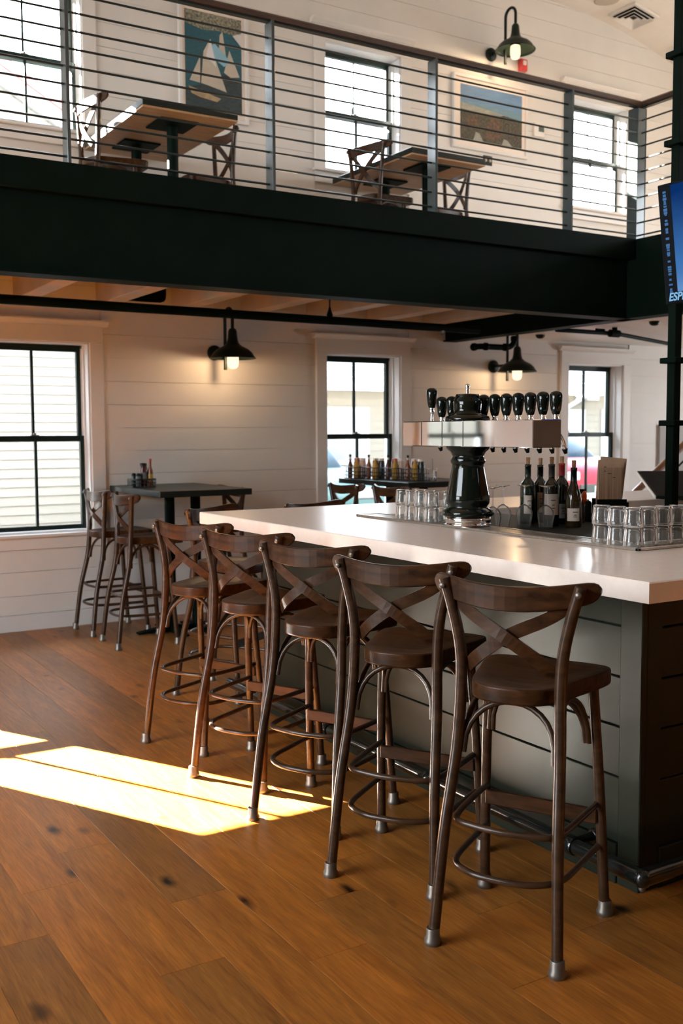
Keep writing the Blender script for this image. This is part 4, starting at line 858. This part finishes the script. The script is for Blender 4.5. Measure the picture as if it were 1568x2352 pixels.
m = MB(); m.box(5.05, 5.25, 4.22, 4.40, 1.0705, 1.085, 0.003); m.box(5.12, 5.20, 4.38, 4.44, 1.08, 1.14, 0.003); m.build('stand', 'cap_black', R)

# column with television
KX, KY = 4.10, 3.495
R = thing('equipment_column', 'square black steel column with clamp collars rising from the bar to the ceiling', 'column', (KX, KY, 0))
MB().box(KX-0.024, KX+0.024, KY-0.024, KY+0.024, 0.0, 5.73, 0.002).build('shaft', 'black_steel', R)
for zc in (3.318, 2.899, 1.845, 1.536): MB().box(KX-0.05, KX+0.05, KY-0.05, KY+0.05, zc-0.014, zc+0.014, 0.003).build('clamp_collar', 'black_steel', R)
TVc = Vector((3.90, 2.93, 2.375)); ty = Vector((0, -1, 0)); tilt = D2R(8); tz = Vector((-math.sin(tilt), 0, math.cos(tilt))); tn = ty.cross(tz).normalized()
if tn.x > 0: tn = -tn
R = thing('television', 'wall-mount television with blue sports screen on the black column', 'television', tuple(TVc))
MB().obox(TVc-tn*0.025, (ty, tn, tz), (0.487, 0.022, 0.278), 0.004).build('tv_body', 'screen_bezel', R)
MB().obox(TVc, (ty, tn, tz), (0.475, 0.0015, 0.266)).build('tv_screen', 'tv_picture', R)
m = MB(); m.obox(TVc+tn*0.0012-ty*0.441, (ty, tn, tz), (0.034, 0.0015, 0.266)); S_ = m.build('ticker_strip', 'screen_bezel', R)
m = MB(); random.seed(3); zz = -0.22
while zz < 0.25:
    hgt = random.uniform(0.006, 0.013)
    if random.random() < 0.82: m.obox(TVc+tn*0.0032-ty*(0.443)+tz*zz, (ty, tn, tz), (random.uniform(0.006, 0.011), 0.0003, hgt/2))
    zz += hgt+0.003
m.build('ticker_text', 'screen_text', R)
m = MB(); m.obox(TVc+tn*0.0018-tz*0.245, (ty, tn, tz), (0.475, 0.0015, 0.022)); m.build('lower_strip', 'screen_bezel', R)
cu = bpy.data.curves.new('logo_text', 'FONT'); cu.body = 'ESPN'; cu.size = 0.052; cu.shear = 0.25; cu.extrude = 0.0004; cu.materials.append(MAT['screen_logo'])
cu.offset = 0.0012
tmp = bpy.data.objects.new('logo_text', cu); COL.objects.link(tmp); me_ = bpy.data.meshes.new_from_object(tmp.evaluated_get(bpy.context.evaluated_depsgraph_get())); bpy.data.objects.remove(tmp); me_.materials.clear(); me_.materials.append(MAT['screen_logo'])
to = bpy.data.objects.new('channel_logo', me_); COL.objects.link(to); to.parent = R
p_ = TVc+tn*0.004-ty*0.462-tz*0.262-TVc
# text x axis runs along ty (towards the right as seen), up along tz, facing tn
to.matrix_local = Matrix((ty, tz, tn)).transposed().to_4x4(); to.location = p_
m = MB(); m.tube([(3.95, 3.15, 2.42), (KX, KY-0.02, 2.42)], 0.02, 10); m.obox(TVc-tn*0.06, (ty, tn, tz), (0.12, 0.02, 0.12)); m.build('mount_arm', 'black_steel', R)

# stair handrail behind the bar
R = thing('stair_railing', 'stair handrail of orange-brown wood over black bars beyond the bar', 'railing', (7.9, 6.8, 0))
MB().tube([(7.45, 6.8, 0.90), (8.9, 6.8, 1.86)], 0.034, 12).build('handrail', 'handrail_orange_wood', R)
for dz in (0.16, 0.32): MB().tube([(7.45, 6.8, 0.90-dz), (8.9, 6.8, 1.86-dz)], 0.010, 8).build('rail_bar', 'black_steel', R)
for xp in (7.5, 8.2, 8.9): MB().box(xp-0.02, xp+0.02, 6.78, 6.82, 0.0, 0.90+(xp-7.45)*0.662).build('post', 'black_steel', R)

# ------------------------------------------------------------------ condiments
def bottle(x, y, z, name, prof, m1, cap, m2, label, group, n=14, lab=None):
    R = thing(name, label, 'bottle' if 'shaker' not in name else 'shaker', (x, y, z), group)
    MB().lathe([(r, z+h) for r, h in prof], (x, y, 0), n).build('body', m1, R); MB().lathe([(r, z+h) for r, h in cap], (x, y, 0), n).build('cap', m2, R)
    if lab:
        rr, za, zb2, lm = lab; MB().lathe([(rr, z+za), (rr, z+zb2)], (x, y, 0), n, cap=False).build('paper_label', lm, R)
KET = ([(0.0, 0.0), (0.026, 0.0), (0.029, 0.02), (0.031, 0.07), (0.030, 0.13), (0.024, 0.155)], [(0.026, 0.153), (0.026, 0.172), (0.0, 0.174)])
MUS = ([(0.0, 0.0), (0.025, 0.0), (0.027, 0.03), (0.026, 0.11), (0.015, 0.135)], [(0.015, 0.133), (0.012, 0.150), (0.005, 0.172), (0.0, 0.173)])
HOT = ([(0.0, 0.0), (0.020, 0.0), (0.021, 0.01), (0.021, 0.11), (0.010, 0.145), (0.009, 0.185)], [(0.011, 0.185), (0.011, 0.205), (0.0, 0.206)])
SHK = ([(0.0, 0.0), (0.020, 0.0), (0.021, 0.06), (0.018, 0.075)], [(0.020, 0.075), (0.020, 0.088), (0.010, 0.098), (0.0, 0.099)])
def caddy(x, y, z, sx, sy, label, hgt=0.09):
    R = thing('condiment_caddy', label, 'caddy', (x, y, z)); m = MB()
    MB().box(x-sx, x+sx, y-sy, y+sy, z+0.0005, z+0.006).build('base_plate', 'caddy_wire', R)
    for zz in (0.03, 0.06, hgt): m.tube([(x-sx, y-sy, z+zz), (x+sx, y-sy, z+zz), (x+sx, y+sy, z+zz), (x-sx, y+sy, z+zz)], 0.0035, 6, closed=True)
    for i in range(7):
        for s in (-1, 1): m.tube([(x-sx+2*sx*i/6, y+s*sy, z), (x-sx+2*sx*i/6, y+s*sy, z+hgt)], 0.0025, 6); m.tube([(x+s*sx, y-sy+2*sy*i/6, z), (x+s*sx, y-sy+2*sy*i/6, z+hgt)], 0.0025, 6)
    m.build('wire_basket', 'caddy_wire', R)
ZT = 1.0905
caddy(2.79, 7.42, ZT, 0.09, 0.06, 'small black wire caddy on the left hi-top table', 0.055)
zc = ZT+0.0065
bottle(2.735, 7.44, zc, 'pepper_shaker', SHK[0], 'shaker_dark', SHK[1], 'cap_black', 'dark shaker leftmost in the caddy on the left hi-top table', 'shakers on the left table')
bottle(2.755, 7.395, zc, 'salt_shaker', SHK[0], 'label_grey', SHK[1], 'cap_black', 'greyish shaker second from left in the caddy on the left hi-top table', 'shakers on the left table')
bottle(2.805, 7.42, zc, 'ketchup_bottle', KET[0], 'ketchup_red', KET[1], 'cap_black', 'dark ketchup bottle on the left hi-top table', 'condiments on the left table', 16, (0.0316, 0.055, 0.105, 'label_grey'))
bottle(2.856, 7.41, zc, 'hot_sauce_bottle', HOT[0], 'hot_sauce', HOT[1], 'red_plastic', 'slim hot sauce bottle at the right end of the left table caddy', 'condiments on the left table', 12, (0.0215, 0.04, 0.09, 'mustard_yellow'))
random.seed(11)
pos = ['nearest the window', 'second from the window', 'third from the window', 'nearest the beer tower']
for k in range(4):
    y = 7.62-0.215*k; x = 4.86+0.055*k; W = pos[k]
    caddy(x, y, ZT, 0.075, 0.095, 'black wire condiment caddy %s on the condiment table' % W, 0.10)
    bottle(x-0.035, y+0.055, zc, 'hot_sauce_bottle', HOT[0], 'hot_sauce' if k % 2 else 'ketchup_red', HOT[1], 'cap_black', 'slim black-capped sauce bottle in the caddy %s' % W, 'sauce bottles on the condiment table', 12, (0.0095, 0.150, 0.180, 'cap_white'))
    bottle(x+0.030, y+0.045, zc, 'ketchup_bottle', KET[0], 'ketchup_red', KET[1], 'cap_white' if k in (1, 3) else 'red_plastic', 'dark red ketchup bottle in the caddy %s' % W, 'ketchup bottles on the condiment table', 14, (0.0316, 0.06, 0.10, 'label_cream'))
    bottle(x-0.032, y-0.045, zc, 'mustard_bottle', MUS[0], 'mustard_yellow', MUS[1], 'mustard_yellow', 'yellow mustard bottle in the caddy %s' % W, 'mustard bottles on the condiment table')
    bottle(x+0.030, y-0.048, zc, 'sauce_bottle', KET[0], 'pink_cream' if k % 2 == 0 else 'shaker_dark', KET[1], 'cap_white', '%s sauce bottle with white cap in the caddy %s' % (('pale cream', 'dark brown')[k % 2], W), 'sauce bottles on the condiment table')
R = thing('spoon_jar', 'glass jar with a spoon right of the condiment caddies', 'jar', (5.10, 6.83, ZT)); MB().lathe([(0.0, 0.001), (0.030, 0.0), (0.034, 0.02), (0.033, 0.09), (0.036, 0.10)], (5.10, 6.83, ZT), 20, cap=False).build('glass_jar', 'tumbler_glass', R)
MB().tube([(5.105, 6.83, ZT+0.01), (5.09, 6.82, ZT+0.185)], 0.004, 8).build('spoon', 'pewter', R)

# ------------------------------------------------------------------ outside
MB().box(-60, 90, YW+0.5, 120, -0.35, -0.15).build('ground_outside', 'pavement', None, {'kind': 'structure'}); MB().box(-60, X0-0.3, -60, YW+0.5, -0.35, -0.15).build('ground_side', 'pavement', None, {'kind': 'structure'}); MB().box(X0-0.3, 90, -60, Y0-0.3, -0.35, -0.15).build('ground_rear', 'pavement', None, {'kind': 'structure'})
HY = 14.0; hx0, hx1, rx, rz, eave = -1.65, 5.45, 1.9, 6.99, 4.97
H = thing('neighbour_house', 'pale clapboard gable house with red roof edge outside the left windows', 'house', (rx, HY, -0.15))
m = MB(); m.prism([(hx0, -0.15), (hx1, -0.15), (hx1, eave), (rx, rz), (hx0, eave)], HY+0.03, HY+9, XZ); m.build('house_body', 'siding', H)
zz = -0.1
while zz < rz-0.15:
    a, b = hx0, hx1
    if zz+0.12 > eave: t = (zz+0.12-eave)/(rz-eave); a, b = hx0+(rx-hx0)*t, hx1-(hx1-rx)*t
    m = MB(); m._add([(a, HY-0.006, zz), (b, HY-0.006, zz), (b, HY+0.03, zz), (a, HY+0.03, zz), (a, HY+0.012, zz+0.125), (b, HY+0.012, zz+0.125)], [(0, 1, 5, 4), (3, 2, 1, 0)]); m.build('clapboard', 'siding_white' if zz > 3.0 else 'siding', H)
    zz += 0.125
for s, xe in ((1, hx1), (-1, hx0)):
    d = Vector((xe-rx, 0, eave-rz)).normalized(); nn = Vector((-d.z, 0, d.x)) if s > 0 else Vector((d.z, 0, -d.x)); L_ = (Vector((xe, 0, eave))-Vector((rx, 0, rz))).length+0.35
    c = Vector((rx, HY-0.12, rz))+d*L_/2
    MB().obox(c-nn*0.02, (d, (0, 1, 0), nn), (L_/2, 0.05, 0.10)).build('rake_board', 'fascia_white', H); MB().obox(c+nn*0.13, (d, (0, 1, 0), nn), (L_/2, 0.10, 0.055)).build('rake_trim', 'rake_red', H); MB().obox(Vector((c.x, HY+4.4, c.z))+nn*0.16, (d, (0, 1, 0), nn), (L_/2, 4.6, 0.04)).build('roof_slope', 'shingle', H)
GY = 20.0
G = thing('row_building', 'low beige building with white fascia across the car park', 'building', (18, GY, -0.15))
MB().box(9.5, 30, GY, GY+8, -0.15, 2.45).build('front_wall', 'garage_wall', G); MB().box(9.2, 30.3, GY-0.55, GY-0.45, 2.43, 2.62).build('fascia', 'fascia_white', G)
for i in range(12):
    y = GY-0.5+i*0.32; zz = 2.60+i*0.15; m = MB(); m._add([(9.2, y, zz+0.02), (30.3, y, zz+0.02), (30.3, y+0.36, zz+0.15), (9.2, y+0.36, zz+0.15), (9.2, y, zz), (30.3, y, zz)], [(0, 1, 2, 3), (4, 5, 1, 0)]); m.build('shingle_course', 'shingle', G)
for i in range(14): MB().box(9.5, 30, GY-0.012, GY, 0.0+i*0.175, 0.165+i*0.175).build('clapboard', 'garage_wall', G)
for xw in (10.9, 12.45, 14.6, 17.6, 19.35, 21.2, 23.4):
    f = MB(); f.box(xw-0.62, xw+0.62, GY-0.05, GY-0.012, 0.75, 2.06); fo = f.build('window', 'fascia_white', G); MB().box(xw-0.54, xw-0.02, GY-0.06, GY-0.05, 0.85, 1.45).build('pane', 'far_glass', fo); MB().box(xw+0.02, xw+0.54, GY-0.06, GY-0.05, 0.85, 1.45).build('pane', 'far_glass', fo); MB().box(xw-0.54, xw-0.02, GY-0.06, GY-0.05, 1.45, 1.98).build('blind', 'far_blind', fo); MB().box(xw+0.02, xw+0.54, GY-0.06, GY-0.05, 1.45, 1.98).build('blind', 'far_blind', fo)
for xb in (19.7,):
    m = MB(); m.tube(cat_rom([(xb-0.9, GY-0.02, 1.75), (xb-0.55, GY-0.2, 2.1), (xb-0.05, GY-0.4, 2.40)], 5), 0.06, 8); m.box(xb-0.1, xb+0.3, GY-0.5, GY, 2.3, 2.43); m.build('eave_brace', 'fascia_white', G)
def car(loc, rot, paint, label):
    R = thing('car', label, 'car', (0, 0, 0), 'parked cars'); g = 0.0
    def sweep(prof, wid, name, mt, inset=0.06):
        m = MB(); n = len(prof); vs = []
        for yy, f in ((-wid, 0.90), (-wid*0.94, 1.0), (wid*0.94, 1.0), (wid, 0.90)):
            cz = sum(p[1] for p in prof)/n; cx = sum(p[0] for p in prof)/n; vs += [(cx+(x-cx)*(0.97+0.03*(f > 0.95)), yy, cz+(z-cz)*f) for x, z in prof]
        fs = [(i*n+j, i*n+(j+1) % n, (i+1)*n+(j+1) % n, (i+1)*n+j) for i in range(3) for j in range(n)]
        m._add(vs, fs, True); m._add(vs[:n], [tuple(range(n))]); m._add(vs[-n:], [tuple(range(n))[::-1]]); return m.build(name, mt, R)
    sweep([(-2.2, 0.32), (2.15, 0.30), (2.25, 0.45), (2.24, 0.72), (2.1, 0.86), (1.05, 1.02), (-2.1, 1.05), (-2.26, 0.8)], 0.90, 'body', paint)
    sweep([(1.12, 1.0), (0.30, 1.50), (-1.5, 1.54), (-2.15, 1.03)], 0.76, 'cabin_glass', 'car_glass')
    sweep([(0.36, 1.49), (0.20, 1.545), (-1.45, 1.575), (-1.6, 1.52)], 0.74, 'roof', paint)
    for s in (-1, 1):
        MB().box(2.12, 2.26, s*0.60-0.17, s*0.60+0.17, 0.64, 0.80, 0.03).build('headlight', 'car_light', R)
        for xw in (1.4, -1.35):
            wh = MB().lathe([(0.20, -0.10), (0.31, -0.11), (0.33, -0.06), (0.33, 0.06), (0.31, 0.11), (0.20, 0.10)], (xw, s*0.82, 0.18), 20, (0, 1, 0)).build('wheel', 'tyre', R)
            MB().lathe([(0.20, 0.0), (0.17, 0.02), (0.0, 0.03)], (xw, s*0.92, 0.18), 16, (0, s, 0)).build('hubcap', 'car_light', wh)
    m = MB(); m.box(2.22, 2.275, -0.45, 0.45, 0.42, 0.58, 0.01); m.build('grille', 'cap_black', R); MB().box(2.26, 2.285, -0.16, 0.16, 0.44, 0.55, 0.004).build('number_plate', 'car_light', R)
    R.location = loc; R.rotation_euler = (0, 0, rot); WL[R] = Vector(loc)
car((13.4, 14.9, 0.0), D2R(-98), 'car_red', 'red parked car seen through the right-hand window')
car((6.75, 13.1, 0.0), D2R(-97), 'car_teal', 'teal parked car glimpsed through the middle window')

W_ = struct('added_sun_blocker', (-12, 14, -0.15))  # unseen block added to keep sun off the left windows
MB().box(-17, -7.2, 11.5, 19.5, -0.15, 9.2).build('sun_blocker_walls', 'garage_wall', W_); m = MB(); m.prism([(-17.4, 9.2), (-6.8, 9.2), (-12.1, 11.0)], 11.2, 19.8, XZ); m.build('roof', 'shingle', W_)
